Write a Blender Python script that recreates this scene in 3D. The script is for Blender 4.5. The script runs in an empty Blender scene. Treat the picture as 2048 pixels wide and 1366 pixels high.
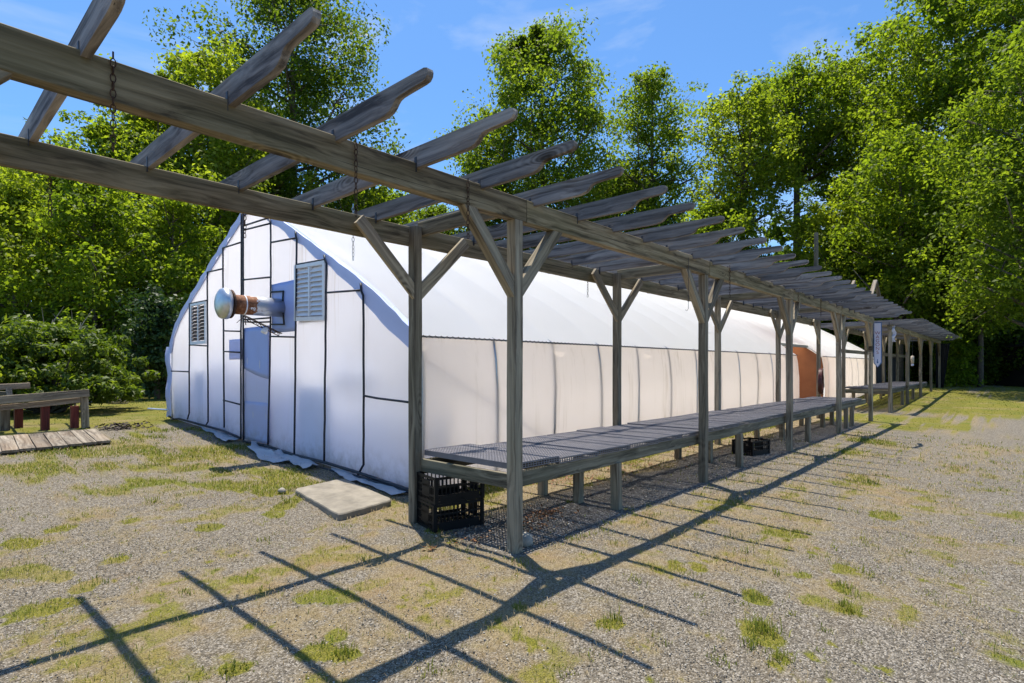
import bpy, math, random
import numpy as np
from mathutils import Vector, Matrix
random.seed(7); RS = np.random.RandomState(11)
S = bpy.context.scene
COL = S.collection
R = math.radians

# ------------------------------------------------------------------ camera frame and terrain
F, HY, CH = 1125.0, 733.0, 1.5                 # focal length and horizon of the 2048 px photograph, eye height
A = math.atan(1016 / F)
FW = np.array([math.cos(A), math.sin(A)]); RT = np.array([math.sin(A), -math.cos(A)])
CAM = np.array([-3.40, -3.04])

def at(px, depth):                              # a bearing and a distance -> a place on the plan
    p = CAM + FW * depth + RT * ((px - 1024) / F * depth)
    return float(p[0]), float(p[1])
def hgt(py, depth): return CH + (HY - py) * depth / F
def gz(x, y):                                   # terrain height
    x = np.asarray(x, float); y = np.asarray(y, float)
    t = np.clip(y - 1.5, 0, 9.0)
    z = .0415 * t * np.clip(t / 1.0, .4, 1) + .03 * np.clip(y, -4, 0)
    z = z + .45 * (lambda s: s * s * (3 - 2 * s))(np.clip((x - 13.5) / 22, 0, 1))
    return z
def gz1(x, y): return float(gz(x, y))
def onground(px, py):
    z = 0.0
    for _ in range(6):
        d = (CH - z) * F / (py - HY); x, y = at(px, d); z = gz1(x, y)
    return x, y, d

def vnoise(x, y, seed=0):
    xi = np.floor(x).astype(np.int64); yi = np.floor(y).astype(np.int64)
    xf = x - xi; yf = y - yi
    u = xf * xf * (3 - 2 * xf); v = yf * yf * (3 - 2 * yf)
    def h(a, b):
        n = (a * 374761393 + b * 668265263 + seed * 974634777) & 0xffffffff
        n = ((n ^ (n >> 13)) * 1274126177) & 0xffffffff
        return ((n ^ (n >> 16)) & 0xffff) / 65535.0
    return (h(xi, yi) * (1 - u) + h(xi + 1, yi) * u) * (1 - v) + (h(xi, yi + 1) * (1 - u) + h(xi + 1, yi + 1) * u) * v
def fbm(x, y, seed=0, o=4):
    s = 0; a = .5; t = 0
    for k in range(o):
        s = s + a * vnoise(x * 2 ** k, y * 2 ** k, seed + k * 17); t += a; a *= .55
    return s / t
def sstep(a, b, x):
    t = np.clip((x - a) / (b - a), 0, 1); return t * t * (3 - 2 * t)

# ------------------------------------------------------------------ object helpers
def tag(o, label=None, cat=None, group=None, kind=None):
    if label: o['label'] = label
    if cat: o['category'] = cat
    if group: o['group'] = group
    if kind: o['kind'] = kind
    return o
def empty(name, loc, label, cat, group=None, rz=0):
    o = bpy.data.objects.new(name, None); COL.objects.link(o)
    o.empty_display_size = .2; o.location = loc; o.rotation_euler = (0, 0, rz)
    return tag(o, label, cat, group)
def copy_tree(o, parent=None):
    c = o.copy(); COL.objects.link(c); c.parent = parent
    for ch in list(o.children): copy_tree(ch, c)
    return c
def mesh_np(name, v, f, mat, parent=None, smooth=False, attrs=None):
    me = bpy.data.meshes.new(name)
    v = np.asarray(v, np.float32); f = np.asarray(f, np.int32); k = f.shape[1]
    me.vertices.add(len(v)); me.vertices.foreach_set('co', v.ravel())
    me.loops.add(f.size); me.loops.foreach_set('vertex_index', f.ravel())
    me.polygons.add(len(f)); me.polygons.foreach_set('loop_start', np.arange(0, f.size, k, dtype=np.int32))
    if smooth: me.polygons.foreach_set('use_smooth', np.ones(len(f), bool))
    for an, av in (attrs or {}).items():
        av = np.asarray(av, np.float32)
        at_ = me.attributes.new(an, 'FLOAT', 'POINT'); at_.data.foreach_set('value', av)
    me.update(calc_edges=True)
    me.materials.append(mat)
    o = bpy.data.objects.new(name, me); COL.objects.link(o); o.parent = parent
    return o

class MB:
    def __init__(s): s.v = []; s.f = []
    def add(s, v, f):
        n = len(s.v); s.v += [tuple(p) for p in v]; s.f += [tuple(i + n for i in q) for q in f]; return s
    def box(s, c, d, rot=None):
        hx, hy, hz = d[0] / 2, d[1] / 2, d[2] / 2
        P = [Vector((x * hx, y * hy, z * hz)) for x in (-1, 1) for y in (-1, 1) for z in (-1, 1)]
        if rot is not None: P = [rot @ p for p in P]
        P = [p + Vector(c) for p in P]
        return s.add(P, [(0, 1, 3, 2), (4, 6, 7, 5), (0, 4, 5, 1), (2, 3, 7, 6), (0, 2, 6, 4), (1, 5, 7, 3)])
    def bx(s, x0, x1, y0, y1, z0, z1): return s.box(((x0 + x1) / 2, (y0 + y1) / 2, (z0 + z1) / 2), (x1 - x0, y1 - y0, z1 - z0))
    def bar(s, a, b, w, h, up=(0, 0, 1)):
        a = Vector(a); b = Vector(b); d = b - a; L = d.length
        if L < 1e-6: return s
        x = d.normalized(); u = Vector(up)
        if abs(x.dot(u)) > .98: u = Vector((0, 1, 0))
        y = u.cross(x).normalized(); z = x.cross(y)
        return s.box((a + b) / 2, (L, w, h), Matrix((x, y, z)).transposed())
    def tube(s, pts, rad, n=8, closed=False, cap=True):
        pts = [Vector(p) for p in pts]; m = len(pts)
        if not hasattr(rad, '__len__'): rad = [rad] * m
        rings = []; prev = None
        for i, p in enumerate(pts):
            if closed: t = pts[(i + 1) % m] - pts[i - 1]
            else: t = pts[min(i + 1, m - 1)] - pts[max(i - 1, 0)]
            t = t.normalized() if t.length > 1e-9 else Vector((0, 0, 1))
            if prev is None:
                ref = Vector((0, 0, 1)) if abs(t.z) < .9 else Vector((1, 0, 0))
                a = t.cross(ref).normalized()
            else:
                a = (prev - t * prev.dot(t))
                a = a.normalized() if a.length > 1e-6 else t.orthogonal().normalized()
            prev = a; b = t.cross(a)
            rings.append([p + (a * math.cos(2 * math.pi * k / n) + b * math.sin(2 * math.pi * k / n)) * rad[i] for k in range(n)])
        V = [q for r in rings for q in r]; Fc = []
        for i in range(m if closed else m - 1):
            j = (i + 1) % m
            for k in range(n): Fc.append((i * n + k, i * n + (k + 1) % n, j * n + (k + 1) % n, j * n + k))
        if cap and not closed: Fc += [tuple(range(n))[::-1], tuple((m - 1) * n + k for k in range(n))]
        return s.add(V, Fc)
    def prism(s, poly, fn, a, b):               # poly of (u,v) extruded from a to b, fn(u,v,w) -> point
        n = len(poly)
        V = [fn(u, v, a) for u, v in poly] + [fn(u, v, b) for u, v in poly]
        Fc = [tuple(range(n))[::-1], tuple(range(n, 2 * n))] + [(i, (i + 1) % n, n + (i + 1) % n, n + i) for i in range(n)]
        return s.add(V, Fc)
    def grid(s, fn, us, vs):
        n = len(vs); V = [fn(u, v) for u in us for v in vs]
        return s.add(V, [(i * n + j, (i + 1) * n + j, (i + 1) * n + j + 1, i * n + j + 1) for i in range(len(us) - 1) for j in range(n - 1)])
    def build(s, name, mat, parent=None, smooth=False, loc=None, rot=None):
        me = bpy.data.meshes.new(name); me.from_pydata([tuple(p) for p in s.v], [], s.f); me.update()
        me.materials.append(mat)
        if smooth: me.polygons.foreach_set('use_smooth', [True] * len(me.polygons))
        o = bpy.data.objects.new(name, me); COL.objects.link(o); o.parent = parent
        if loc is not None: o.location = loc
        if rot is not None: o.rotation_euler = rot
        return o

# ------------------------------------------------------------------ material helpers
def nmat(name):
    m = bpy.data.materials.new(name); m.use_nodes = True; nt = m.node_tree; nt.nodes.clear()
    return m, nt
class N:
    def __init__(s, nt): s.nt = nt
    def n(s, t, **kw):
        o = s.nt.nodes.new(t)
        for k, v in kw.items(): setattr(o, k, v)
        return o
    def l(s, a, b): s.nt.links.new(a, b)
    def inp(s, node, key, val):
        if hasattr(val, 'is_linked') or isinstance(val, bpy.types.NodeSocket): s.l(val, node.inputs[key])
        else: node.inputs[key].default_value = val
    def math(s, op, a, b=None, c=None, clamp=False):
        o = s.n('ShaderNodeMath', operation=op, use_clamp=clamp); s.inp(o, 0, a)
        if b is not None: s.inp(o, 1, b)
        if c is not None: s.inp(o, 2, c)
        return o.outputs[0]
    def noise(s, vec, scale, detail=4, rough=.55, dist=0):
        o = s.n('ShaderNodeTexNoise'); s.l(vec, o.inputs['Vector'])
        o.inputs['Scale'].default_value = scale; o.inputs['Detail'].default_value = detail
        o.inputs['Roughness'].default_value = rough; o.inputs['Distortion'].default_value = dist
        return o.outputs['Fac']
    def mapping(s, vec, scale=(1, 1, 1), loc=None, rot=(0, 0, 0)):
        o = s.n('ShaderNodeMapping'); s.l(vec, o.inputs['Vector']); o.inputs['Scale'].default_value = scale
        o.inputs['Rotation'].default_value = rot
        if loc is not None: s.inp(o, 'Location', loc)
        return o.outputs[0]
    def ramp(s, fac, stops):
        o = s.n('ShaderNodeValToRGB'); s.l(fac, o.inputs[0]); e = o.color_ramp.elements
        while len(e) < len(stops): e.new(.5)
        for k, (p, c) in enumerate(stops):
            e[k].position = p; e[k].color = (*c, 1) if len(c) == 3 else c
        return o.outputs[0]
    def mix(s, fac, a, b, mode='MIX'):
        o = s.n('ShaderNodeMix', data_type='RGBA', blend_type=mode); s.inp(o, 0, fac)
        for k, v in ((6, a), (7, b)):
            if isinstance(v, (tuple, list)): o.inputs[k].default_value = (*v, 1) if len(v) == 3 else v
            else: s.l(v, o.inputs[k])
        return o.outputs[2]
    def bump(s, h, strength, dist):
        o = s.n('ShaderNodeBump'); s.l(h, o.inputs['Height']); o.inputs['Strength'].default_value = strength
        o.inputs['Distance'].default_value = dist; return o.outputs[0]
    def bsdf(s, col, rough=.7, normal=None, metal=0, spec=.5):
        o = s.n('ShaderNodeBsdfPrincipled')
        if isinstance(col, (tuple, list)): o.inputs['Base Color'].default_value = (*col, 1)
        else: s.l(col, o.inputs['Base Color'])
        s.inp(o, 'Roughness', rough); s.inp(o, 'Metallic', metal)
        o.inputs['Specular IOR Level'].default_value = spec
        if normal is not None: s.l(normal, o.inputs['Normal'])
        return o.outputs[0]
    def out(s, sh):
        o = s.n('ShaderNodeOutputMaterial'); s.l(sh, o.inputs[0])

def wood(name, dark, mid, light, tint=(.10, .14, .06), tintamt=.25, knots=True, rough=.85):
    m, nt = nmat(name); n = N(nt)
    tc = n.n('ShaderNodeTexCoord').outputs['Object']
    rnd = n.n('ShaderNodeObjectInfo').outputs['Random']
    off = n.n('ShaderNodeCombineXYZ'); n.l(n.math('MULTIPLY', rnd, 37.0), off.inputs[0]); n.l(n.math('MULTIPLY', rnd, 91.0), off.inputs[1]); n.l(n.math('MULTIPLY', rnd, 53.0), off.inputs[2])
    p = n.mapping(tc, (1, 1, 1), off.outputs[0])
    warp = n.noise(n.mapping(p, (1.3, 5, 5)), 1.0, 2)
    wv = n.n('ShaderNodeVectorMath', operation='ADD'); n.l(p, wv.inputs[0])
    cw = n.n('ShaderNodeCombineXYZ'); n.l(n.math('MULTIPLY', warp, .16), cw.inputs[1]); n.l(n.math('MULTIPLY', warp, .12), cw.inputs[2]); n.l(cw.outputs[0], wv.inputs[1])
    g = n.noise(n.mapping(wv.outputs[0], (.6, 23, 23)), 1.0, 5, .62)
    fine = n.noise(n.mapping(p, (3, 170, 170)), 1.0, 3, .6)
    if knots:
        vo = n.n('ShaderNodeTexVoronoi'); n.l(n.mapping(wv.outputs[0], (1.5, .22, 5.5)), vo.inputs['Vector']); vo.inputs['Scale'].default_value = 1
        sc_ = n.n('ShaderNodeSeparateColor'); n.l(vo.outputs['Color'], sc_.inputs[0]); gate = n.math('GREATER_THAN', sc_.outputs[0], .62); kd = vo.outputs['Distance']
        halo = n.math('MULTIPLY', gate, n.math('SUBTRACT', 1.0, n.math('MULTIPLY', kd, 2.4), clamp=True))
        g = n.math('ADD', g, n.math('MULTIPLY', n.math('MULTIPLY', halo, .16), n.math('SINE', n.math('MULTIPLY', kd, 85.0))))
    col = n.ramp(g, [(.34, dark), (.48, mid), (.63, light)])
    col = n.mix(n.math('MULTIPLY', fine, .55), col, n.mix(1.0, col, (.55, .55, .55), 'MULTIPLY'))
    big = n.noise(n.mapping(p, (.9, 2.5, 2.5)), 1.0, 3)
    col = n.mix(n.math('MULTIPLY', n.math('SUBTRACT', big, .45, clamp=True), tintamt * 5, clamp=True), col, tint)
    rv = n.math('MULTIPLY_ADD', rnd, .5, .75)
    hsv = n.n('ShaderNodeHueSaturation'); n.l(col, hsv.inputs['Color']); n.l(rv, hsv.inputs['Value']); col = hsv.outputs[0]
    h = n.math('ADD', n.math('MULTIPLY', g, .7), n.math('MULTIPLY', fine, .5))
    if knots:
        kn = n.math('MULTIPLY', gate, n.math('MULTIPLY', n.math('SUBTRACT', .17, kd, clamp=True), 11.0, clamp=True))
        col = n.mix(n.math('MULTIPLY', kn, .85), col, (.028, .018, .010))
        cr = n.noise(n.mapping(p, (.35, 60, 60)), 1.0, 2)
        col = n.mix(n.math('MULTIPLY', n.math('LESS_THAN', cr, .30), .7), col, (.02, .016, .012))
    n.out(n.bsdf(col, rough, n.bump(h, .6, .006), spec=.3))
    return m

def plastic(name, col, trans, rough=.45, stains=0, bump=.0, wrinkle=3.0):
    m, nt = nmat(name); n = N(nt)
    pos = n.n('ShaderNodeNewGeometry').outputs['Position']
    c = col
    if stains:
        st = n.noise(n.mapping(pos, (2.2, 2.2, .25)), 1.0, 3, .55)
        st2 = n.noise(n.mapping(pos, (22, 22, .8)), 1.0, 3, .6)
        f = n.math('MULTIPLY', n.math('MULTIPLY', n.math('SUBTRACT', st, .52, clamp=True), 5.0, clamp=True), n.math('MULTIPLY_ADD', st2, 5.0, -2.4, clamp=True))
        c = n.mix(n.math('MULTIPLY', f, stains), col, (.45, .33, .16))
        gr = n.noise(pos, 1.3, 4)
        c = n.mix(n.math('MULTIPLY', n.math('SUBTRACT', gr, .5, clamp=True), .5), c, (.70, .60, .50))
        sp = n.n('ShaderNodeSeparateXYZ'); n.l(pos, sp.inputs[0])
        low = n.math('MULTIPLY', n.math('SUBTRACT', n.math('ADD', .42, n.math('MULTIPLY', sp.outputs[1], .035)), sp.outputs[2], clamp=True), 2.2, clamp=True)
        dn = n.noise(pos, 7.0, 5, .65)
        c = n.mix(n.math('MULTIPLY', n.math('MULTIPLY', low, n.math('MULTIPLY', n.math('SUBTRACT', dn, .42, clamp=True), 3.2, clamp=True)), .65, clamp=True), c, (.36, .29, .19))
    nb = None
    if bump:
        nb = n.bump(n.noise(n.mapping(pos, (1, 1, .35)), wrinkle, 4, .55), bump, .05)
    d = n.bsdf(c, rough, nb, spec=.3)
    t = n.n('ShaderNodeBsdfTranslucent')
    if isinstance(c, tuple): t.inputs[0].default_value = (*c, 1)
    else: n.l(c, t.inputs[0])
    mx = n.n('ShaderNodeMixShader'); mx.inputs[0].default_value = trans; n.l(d, mx.inputs[1]); n.l(t.outputs[0], mx.inputs[2])
    n.out(mx.outputs[0]); return m

def simple(name, col, rough=.6, metal=0, spec=.5, noise=None, bump=0, scale=20):
    m, nt = nmat(name); n = N(nt)
    if noise:
        tc = n.n('ShaderNodeTexCoord').outputs['Object']
        f = n.noise(tc, scale, 5, .6)
        c = n.ramp(f, [(.33, col), (.68, noise)])
        nb = n.bump(f, bump, .01) if bump else None
        n.out(n.bsdf(c, rough, nb, metal, spec))
    else: n.out(n.bsdf(col, rough, None, metal, spec))
    return m

def leafmat(name, lo, hi, warm, trans=.60, gloss=.15):
    m, nt = nmat(name); n = N(nt)
    g = n.n('ShaderNodeNewGeometry')
    f = n.noise(g.outputs['Position'], .55, 3)
    f = n.math('ADD', n.math('MULTIPLY', f, .9), n.math('MULTIPLY', n.math('SUBTRACT', g.outputs['Random Per Island'], .5), .55))
    c = n.ramp(f, [(.25, lo), (.55, hi), (.85, warm)])
    d = n.bsdf(c, .5, None, 0, gloss)
    t = n.n('ShaderNodeBsdfTranslucent'); n.l(n.mix(1.0, c, (2.15, 2.1, .75), 'MULTIPLY'), t.inputs[0])
    mx = n.n('ShaderNodeMixShader'); mx.inputs[0].default_value = trans; n.l(d, mx.inputs[1]); n.l(t.outputs[0], mx.inputs[2])
    n.out(mx.outputs[0]); return m

M = {}
M['beam'] = wood('weathered beam wood', (.085, .064, .036), (.26, .205, .120), (.43, .35, .215), (.145, .140, .065), .35)
M['rafter'] = wood('grey rafter wood', (.075, .065, .062), (.215, .195, .180), (.36, .325, .295), (.24, .165, .10), .3)
M['post'] = wood('grey post wood', (.105, .084, .060), (.265, .220, .155), (.41, .35, .25), (.18, .15, .085), .3)
M['bench'] = wood('dark bench wood', (.05, .042, .030), (.135, .118, .082), (.25, .22, .155), (.10, .10, .055), .3)
M['deck'] = wood('deck plank wood', (.10, .08, .06), (.21, .175, .135), (.33, .285, .225), (.22, .13, .06), .3)
M['redwood'] = wood('red painted post', (.07, .012, .010), (.15, .025, .018), (.20, .045, .03), (.10, .03, .02), .2, knots=False, rough=.6)
M['cover'] = plastic('white roof sheet', (.96, .96, .965), .74, .4, 0, .25, 2.0)
M['wall'] = plastic('translucent wall sheet', (.97, .845, .73), .78, .45, .50, .06, 3.0)
M['gable'] = plastic('translucent gable sheet', (.93, .90, .92), .75, .4, .4, .2, 5.0)
M['flap'] = plastic('folded sheet', (.50, .57, .86), .10, .4, 0, .3, 5.0)  # the blue of sky-lit shade is put into the fold's colour
M['patch'] = plastic('blue shade sheet', (.40, .48, .82), .06, .45, 0, .3, 6.0)  # sky-lit shade of the gable, put into the colour
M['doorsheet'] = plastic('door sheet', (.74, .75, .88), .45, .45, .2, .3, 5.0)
M['patch2'] = plastic('pale shade sheet', (.66, .69, .90), .40, .45, .2, .3, 5.0)  # paler shade, likewise put into the colour
M['skirt'] = plastic('loose sheet', (.50, .53, .58), .15, .35, 0, .6, 9.0)
M['cord'] = simple('black cord', (.010, .011, .020), .5)
M['white_frame'] = simple('white painted frame', (.86, .87, .90), .4, noise=(.78, .79, .83), scale=9)
M['shadeboard'] = simple('blue shade board', (.66, .76, 1.0), .8)  # blue of the shade put into the boards added behind the gable
M['dark_interior'] = simple('interior bench', (.14, .13, .12), .8)
M['galv'] = simple('galvanised steel', (.62, .64, .66), .38, .9, noise=(.48, .50, .53), scale=14)
M['chainrust'] = simple('rusty chain', (.045, .028, .020), .7, .5, noise=(.10, .05, .03), scale=60)
M['tie'] = simple('dull tie plate', (.06, .06, .065), .55, .5)
M['blackplastic'] = simple('black plastic', (.006, .006, .007), .5, 0, .25)
M['tray'] = simple('bench top plastic', (.115, .112, .128), .45, 0, .5, noise=(.18, .175, .195), scale=3)
M['plywood'] = simple('brown plywood', (.48, .17, .055), .7, noise=(.40, .135, .045), scale=3)
M['board'] = simple('pale board', (.46, .40, .32), .7)
M['concrete'] = simple('concrete', (.16, .142, .112), .9, noise=(.27, .24, .19), bump=.6, scale=6)
M['rock'] = simple('field stone', (.22, .20, .17), .9, noise=(.42, .38, .31), bump=.8, scale=7)
M['bluerock'] = simple('slate stone', (.10, .12, .20), .85, noise=(.20, .23, .33), bump=.8, scale=7)
M['tanrock'] = simple('tan stone', (.40, .33, .24), .9, noise=(.58, .50, .38), bump=.8, scale=7)
M['hose'] = simple('dark red hose', (.09, .022, .016), .4)
M['signwhite'] = simple('sign white', (.62, .64, .78), .5)
M['signblue'] = simple('sign blue', (.05, .14, .34), .5)
M['signtext'] = simple('sign lettering', (.30, .10, .14), .5)
M['shadecloth'] = simple('black shade cloth', (.012, .012, .016), .85)
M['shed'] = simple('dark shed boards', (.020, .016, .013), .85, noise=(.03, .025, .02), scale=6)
M['bark'] = simple('bark', (.065, .052, .040), .95, noise=(.13, .11, .085), bump=.8, scale=11)
M['palebark'] = simple('pale bark', (.13, .115, .095), .95, noise=(.22, .20, .17), bump=.6, scale=9)
M['twig'] = simple('bare twigs', (.30, .27, .24), .9)
M['leaf_bright'] = leafmat('bright leaves', (.085, .132, .014), (.150, .212, .022), (.215, .27, .036))
M['leaf_yellow'] = leafmat('yellow green leaves', (.108, .152, .016), (.182, .238, .027), (.26, .31, .05))
M['leaf_mid'] = leafmat('mid green leaves', (.075, .118, .014), (.128, .184, .023), (.18, .232, .034))
M['leaf_dark'] = leafmat('dark leaves', (.040, .070, .011), (.080, .124, .017), (.13, .176, .028))
M['leaf_shrub'] = leafmat('shrub leaves', (.050, .085, .010), (.115, .170, .018), (.22, .26, .040), .42, .35)
M['leaf_hemlock'] = leafmat('hemlock sprays', (.018, .040, .014), (.038, .075, .022), (.06, .11, .03), .25, .2)

# pipe with rust
m, nt = nmat('flue metal'); n = N(nt)
tc = n.n('ShaderNodeTexCoord').outputs['Object']
sx = n.n('ShaderNodeSeparateXYZ'); n.l(tc, sx.inputs[0])
rn = n.noise(tc, 9, 5, .65)
rf = n.math('GREATER_THAN', n.math('ADD', n.math('MULTIPLY', sx.outputs[0], -2.6), n.math('MULTIPLY', rn, 1.4)), .25)
rc = n.ramp(n.noise(tc, 26, 4), [(.3, (.13, .045, .018)), (.55, (.26, .10, .04)), (.75, (.42, .24, .14))])
n.out(n.bsdf(n.mix(rf, (.50, .53, .57), rc), n.math('MULTIPLY_ADD', rf, .45, .35), None, n.math('MULTIPLY_ADD', rf, -.85, .85)))
M['flue'] = m

# ------------------------------------------------------------------ ground
GREEN = [(42,1089,45,14),(55,1140,48,12),(112,1152,40,11),(235,1120,26,7),(120,1057,20,7),(95,1215,60,20),(168,1172,24,14),(265,1043,20,6),(655,1192,60,11),
 (485,1160,45,11),(60,938,80,10),(130,905,100,9),(260,902,70,8),(310,965,50,7),(480,972,80,8),(560,948,50,7),(575,1008,22,20),(540,985,40,8),(350,915,60,7),(230,985,45,7),
 (420,1055,24,5),(1565,1068,44,10),(1725,964,28,6),(1772,1030,30,8),(1350,1135,18,10),(1690,1140,24,10),(1520,1265,30,22),(1680,1178,22,12),(1695,1222,34,14),(1562,1318,22,12),
 (1222,1248,30,9),(1510,1195,20,10),(1465,1006,30,9),(1745,884,30,7),(1600,1150,18,6),(1780,840,110,7),(1900,815,150,10),(2010,800,120,6),(1850,856,90,4),(1700,905,24,5),
 (672,1268,18,10),(690,1310,25,10),(640,1305,30,12),(1040,1215,18,7),(1395,1135,16,7),(1005,905,50,10),(880,1062,20,8),(905,1080,15,8),(1060,1060,20,6),(330,1345,30,14),(460,1340,35,14),(395,1355,20,9)]
GE = []
for px, py, w, h in GREEN:
    x, y, d = onground(px, py); GE.append((x, y, w * d / F * 1.05, h * d * d / (F * CH) * 1.15))
def masks(x, y):
    n1 = fbm(x * 1.1, y * 1.1, 3); n2 = fbm(x * 4.0, y * 4.0, 9); n3 = fbm(x * .35, y * .35, 21); n4 = fbm(x * 12, y * 12, 5, 3)
    g = np.zeros_like(x)
    for cx, cy, a, b in GE:
        dx = x - cx; dy = y - cy; u = (dx * RT[0] + dy * RT[1]) / a; v = (dx * FW[0] + dy * FW[1]) / b
        r = np.sqrt(u * u + v * v) + (n2 - .5) * 1.8 + (n4 - .5) * .9
        g = np.maximum(g, 1 - sstep(.65, 1.15, r))
    # scattered patches left of the greenhouse, lawns, strip along the wall
    dl = (x - CAM[0]) * RT[0] + (y - CAM[1]) * RT[1]; dd = (x - CAM[0]) * FW[0] + (y - CAM[1]) * FW[1]
    left = sstep(-.5, -2.0, dl) * sstep(5.0, 7.5, dd)
    g = np.maximum(g, left * sstep(.47, .60, n1 * .55 + n2 * .45))
    lawn = np.maximum(sstep(9.2, 10.2, y + (n1 - .5) * 1.6), .85 * sstep(18.5, 22.5, x + (n1 - .5) * 8 + (n2 - .5) * 3) * sstep(.30, .5, n2 * .5 + n1 * .5))
    g = np.maximum(g, lawn * (.72 + .28 * sstep(.3, .6, n2)))
    strip = sstep(1.35, 1.6, y + (n1 - .5) * .5) * (1 - sstep(1.96, 2.05, y)) * sstep(.2, .7, x)
    g = np.maximum(g, strip * sstep(.25, .5, n2))
    g = np.maximum(g, .55 * sstep(.60, .70, n2) * sstep(.38, .58, n1)); g = np.maximum(g, .8 * sstep(.68, .78, n4) * sstep(.42, .58, n2)); g = np.maximum(g, .15 * sstep(.42, .68, n4) * sstep(.25, .6, n3 + (n1 - .5)))
    s = .85 * sstep(.44, .68, n1 * .42 + n2 * .40 + n3 * .22 - .02 + .18 * (n4 - .5)) + .26
    road = sstep(-1.9, -3.2, y + (n3 - .5) * 1.2) * (x > -1)
    s = s * (1 - .55 * road) * (1 - .35 * sstep(-1.2, -2.4, y) * (x < 3))
    s = np.maximum(s, sstep(.85, 1.0, y) * (1 - sstep(1.5, 1.9, y)) * sstep(.2, .6, x) * .8)
    pad = sstep(-.14, -.09, y + (n2 - .5) * .10) * (1 - sstep(.80, 1.05, y + (n1 - .5) * .5)) * sstep(-.25, .1, x + (n1 - .5) * .5) * (1 - sstep(13.2, 14.2, x))
    s = s * (1 - pad * .92); g = g * (1 - pad * .85)
    return g, s, pad
def axis(lo, hi, step, far_lo, far_hi):
    a = list(np.arange(lo, hi + 1e-6, step)); st = step; v = hi
    while v < far_hi: st *= 1.16; v += st; a.append(v)
    st = step; v = lo; b = []
    while v > far_lo: st *= 1.16; v -= st; b.append(v)
    return np.array(b[::-1] + a)
gx = axis(-3.6, 6.0, .03, -400, 500); gy = axis(-2.6, 3.0, .03, -500, 400)
X, Y = np.meshgrid(gx, gy, indexing='ij'); xf = X.ravel(); yf = Y.ravel()
g_, s_, p_ = masks(xf, yf)
zf = gz(xf, yf) + (fbm(xf * 1.7, yf * 1.7, 40) - .5) * .03
ny = len(gy); I = (np.arange(len(gx) - 1)[:, None] * ny + np.arange(ny - 1)[None, :]).ravel()
m, nt = nmat('ground'); n = N(nt)
pos = n.n('ShaderNodeNewGeometry').outputs['Position']
def attr(nm): return n.n('ShaderNodeAttribute', attribute_name=nm).outputs['Fac']
vo = n.n('ShaderNodeTexVoronoi'); n.l(pos, vo.inputs['Vector']); vo.inputs['Scale'].default_value = 105
vo2 = n.n('ShaderNodeTexVoronoi'); n.l(pos, vo2.inputs['Vector']); vo2.inputs['Scale'].default_value = 52
sepc = n.n('ShaderNodeSeparateColor'); n.l(vo.outputs['Color'], sepc.inputs[0])
sepc2 = n.n('ShaderNodeSeparateColor'); n.l(vo2.outputs['Color'], sepc2.inputs[0])
stone = n.ramp(sepc.outputs[0], [(0, (.042, .038, .032)), (.35, (.168, .152, .124)), (.7, (.34, .305, .25)), (1, (.62, .57, .49))])
stone2 = n.ramp(sepc2.outputs[0], [(0, (.05, .048, .046)), (.4, (.17, .16, .15)), (.75, (.29, .275, .26)), (1, (.56, .54, .52))])
stone = n.mix(n.math('MULTIPLY', attr('pad'), .85), stone, stone2)
edge = n.math('MULTIPLY', vo.outputs['Distance'], 1.5, clamp=True)
stone = n.mix(n.math('MULTIPLY', edge, .55), stone, (.085, .07, .055))
fib = n.noise(pos, 130, 3, .6)
fib2 = n.noise(n.mapping(pos, (40, 240, 60), rot=(0, 0, .6)), 1, 2, .6)
straw = n.ramp(n.math('ADD', n.math('MULTIPLY', fib, .6), n.math('MULTIPLY', fib2, .4)), [(.32, (.075, .052, .022)), (.5, (.29, .215, .105)), (.68, (.54, .44, .25))])
var = n.noise(pos, 1.9, 4)
straw = n.mix(n.math('MULTIPLY', n.math('SUBTRACT', var, .50, clamp=True), 2.2, clamp=True), straw, n.mix(1.0, straw, (.92, .66, .46), 'MULTIPLY'))
green = n.ramp(n.noise(pos, 95, 3, .65), [(.30, (.050, .052, .005)), (.5, (.175, .168, .012)), (.72, (.33, .285, .045))])
gvar = n.noise(pos, 1.4, 5, .6)
green = n.mix(n.math('MULTIPLY', n.math('SUBTRACT', gvar, .46, clamp=True), 3.5, clamp=True), green, n.mix(1.0, green, (.62, .85, .55), 'MULTIPLY'))
green = n.mix(n.math('MULTIPLY', n.math('SUBTRACT', n.noise(pos, .9, 4, .6), .52, clamp=True), 4.0, clamp=True), green, straw)
brk = n.math('MULTIPLY_ADD', n.noise(pos, 38, 3, .7), 1.5, -.75)
fs = n.math('MULTIPLY', n.math('ADD', attr('straw'), n.math('MULTIPLY', brk, .9)), 1.5, clamp=True)
fs = n.math('MULTIPLY', fs, n.math('MULTIPLY_ADD', attr('straw'), .8, .12), clamp=True)
fg = n.math('MULTIPLY', n.math('MULTIPLY', n.math('ADD', attr('green'), n.math('MULTIPLY', brk, .7)), 1.7, clamp=True), n.math('MULTIPLY', attr('green'), 1.6, clamp=True))
col = n.mix(n.math('MULTIPLY', fs, .75), stone, straw); col = n.mix(n.math('MULTIPLY', fg, .9), col, green)
hgtn = n.math('ADD', n.math('MULTIPLY', n.math('SUBTRACT', 1.0, vo.outputs['Distance']), .7), n.math('MULTIPLY', fib, .6))
n.out(n.bsdf(col, .92, n.bump(hgtn, .95, .018), spec=.2))
M['ground'] = m
ground = mesh_np('ground', np.stack([xf, yf, zf], 1), np.stack([I, I + ny, I + ny + 1, I + 1], 1), M['ground'], smooth=True, attrs={'green': g_, 'straw': s_, 'pad': p_})
tag(ground, 'gravel yard with dry grass and green patches', 'ground', kind='structure')

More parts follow.
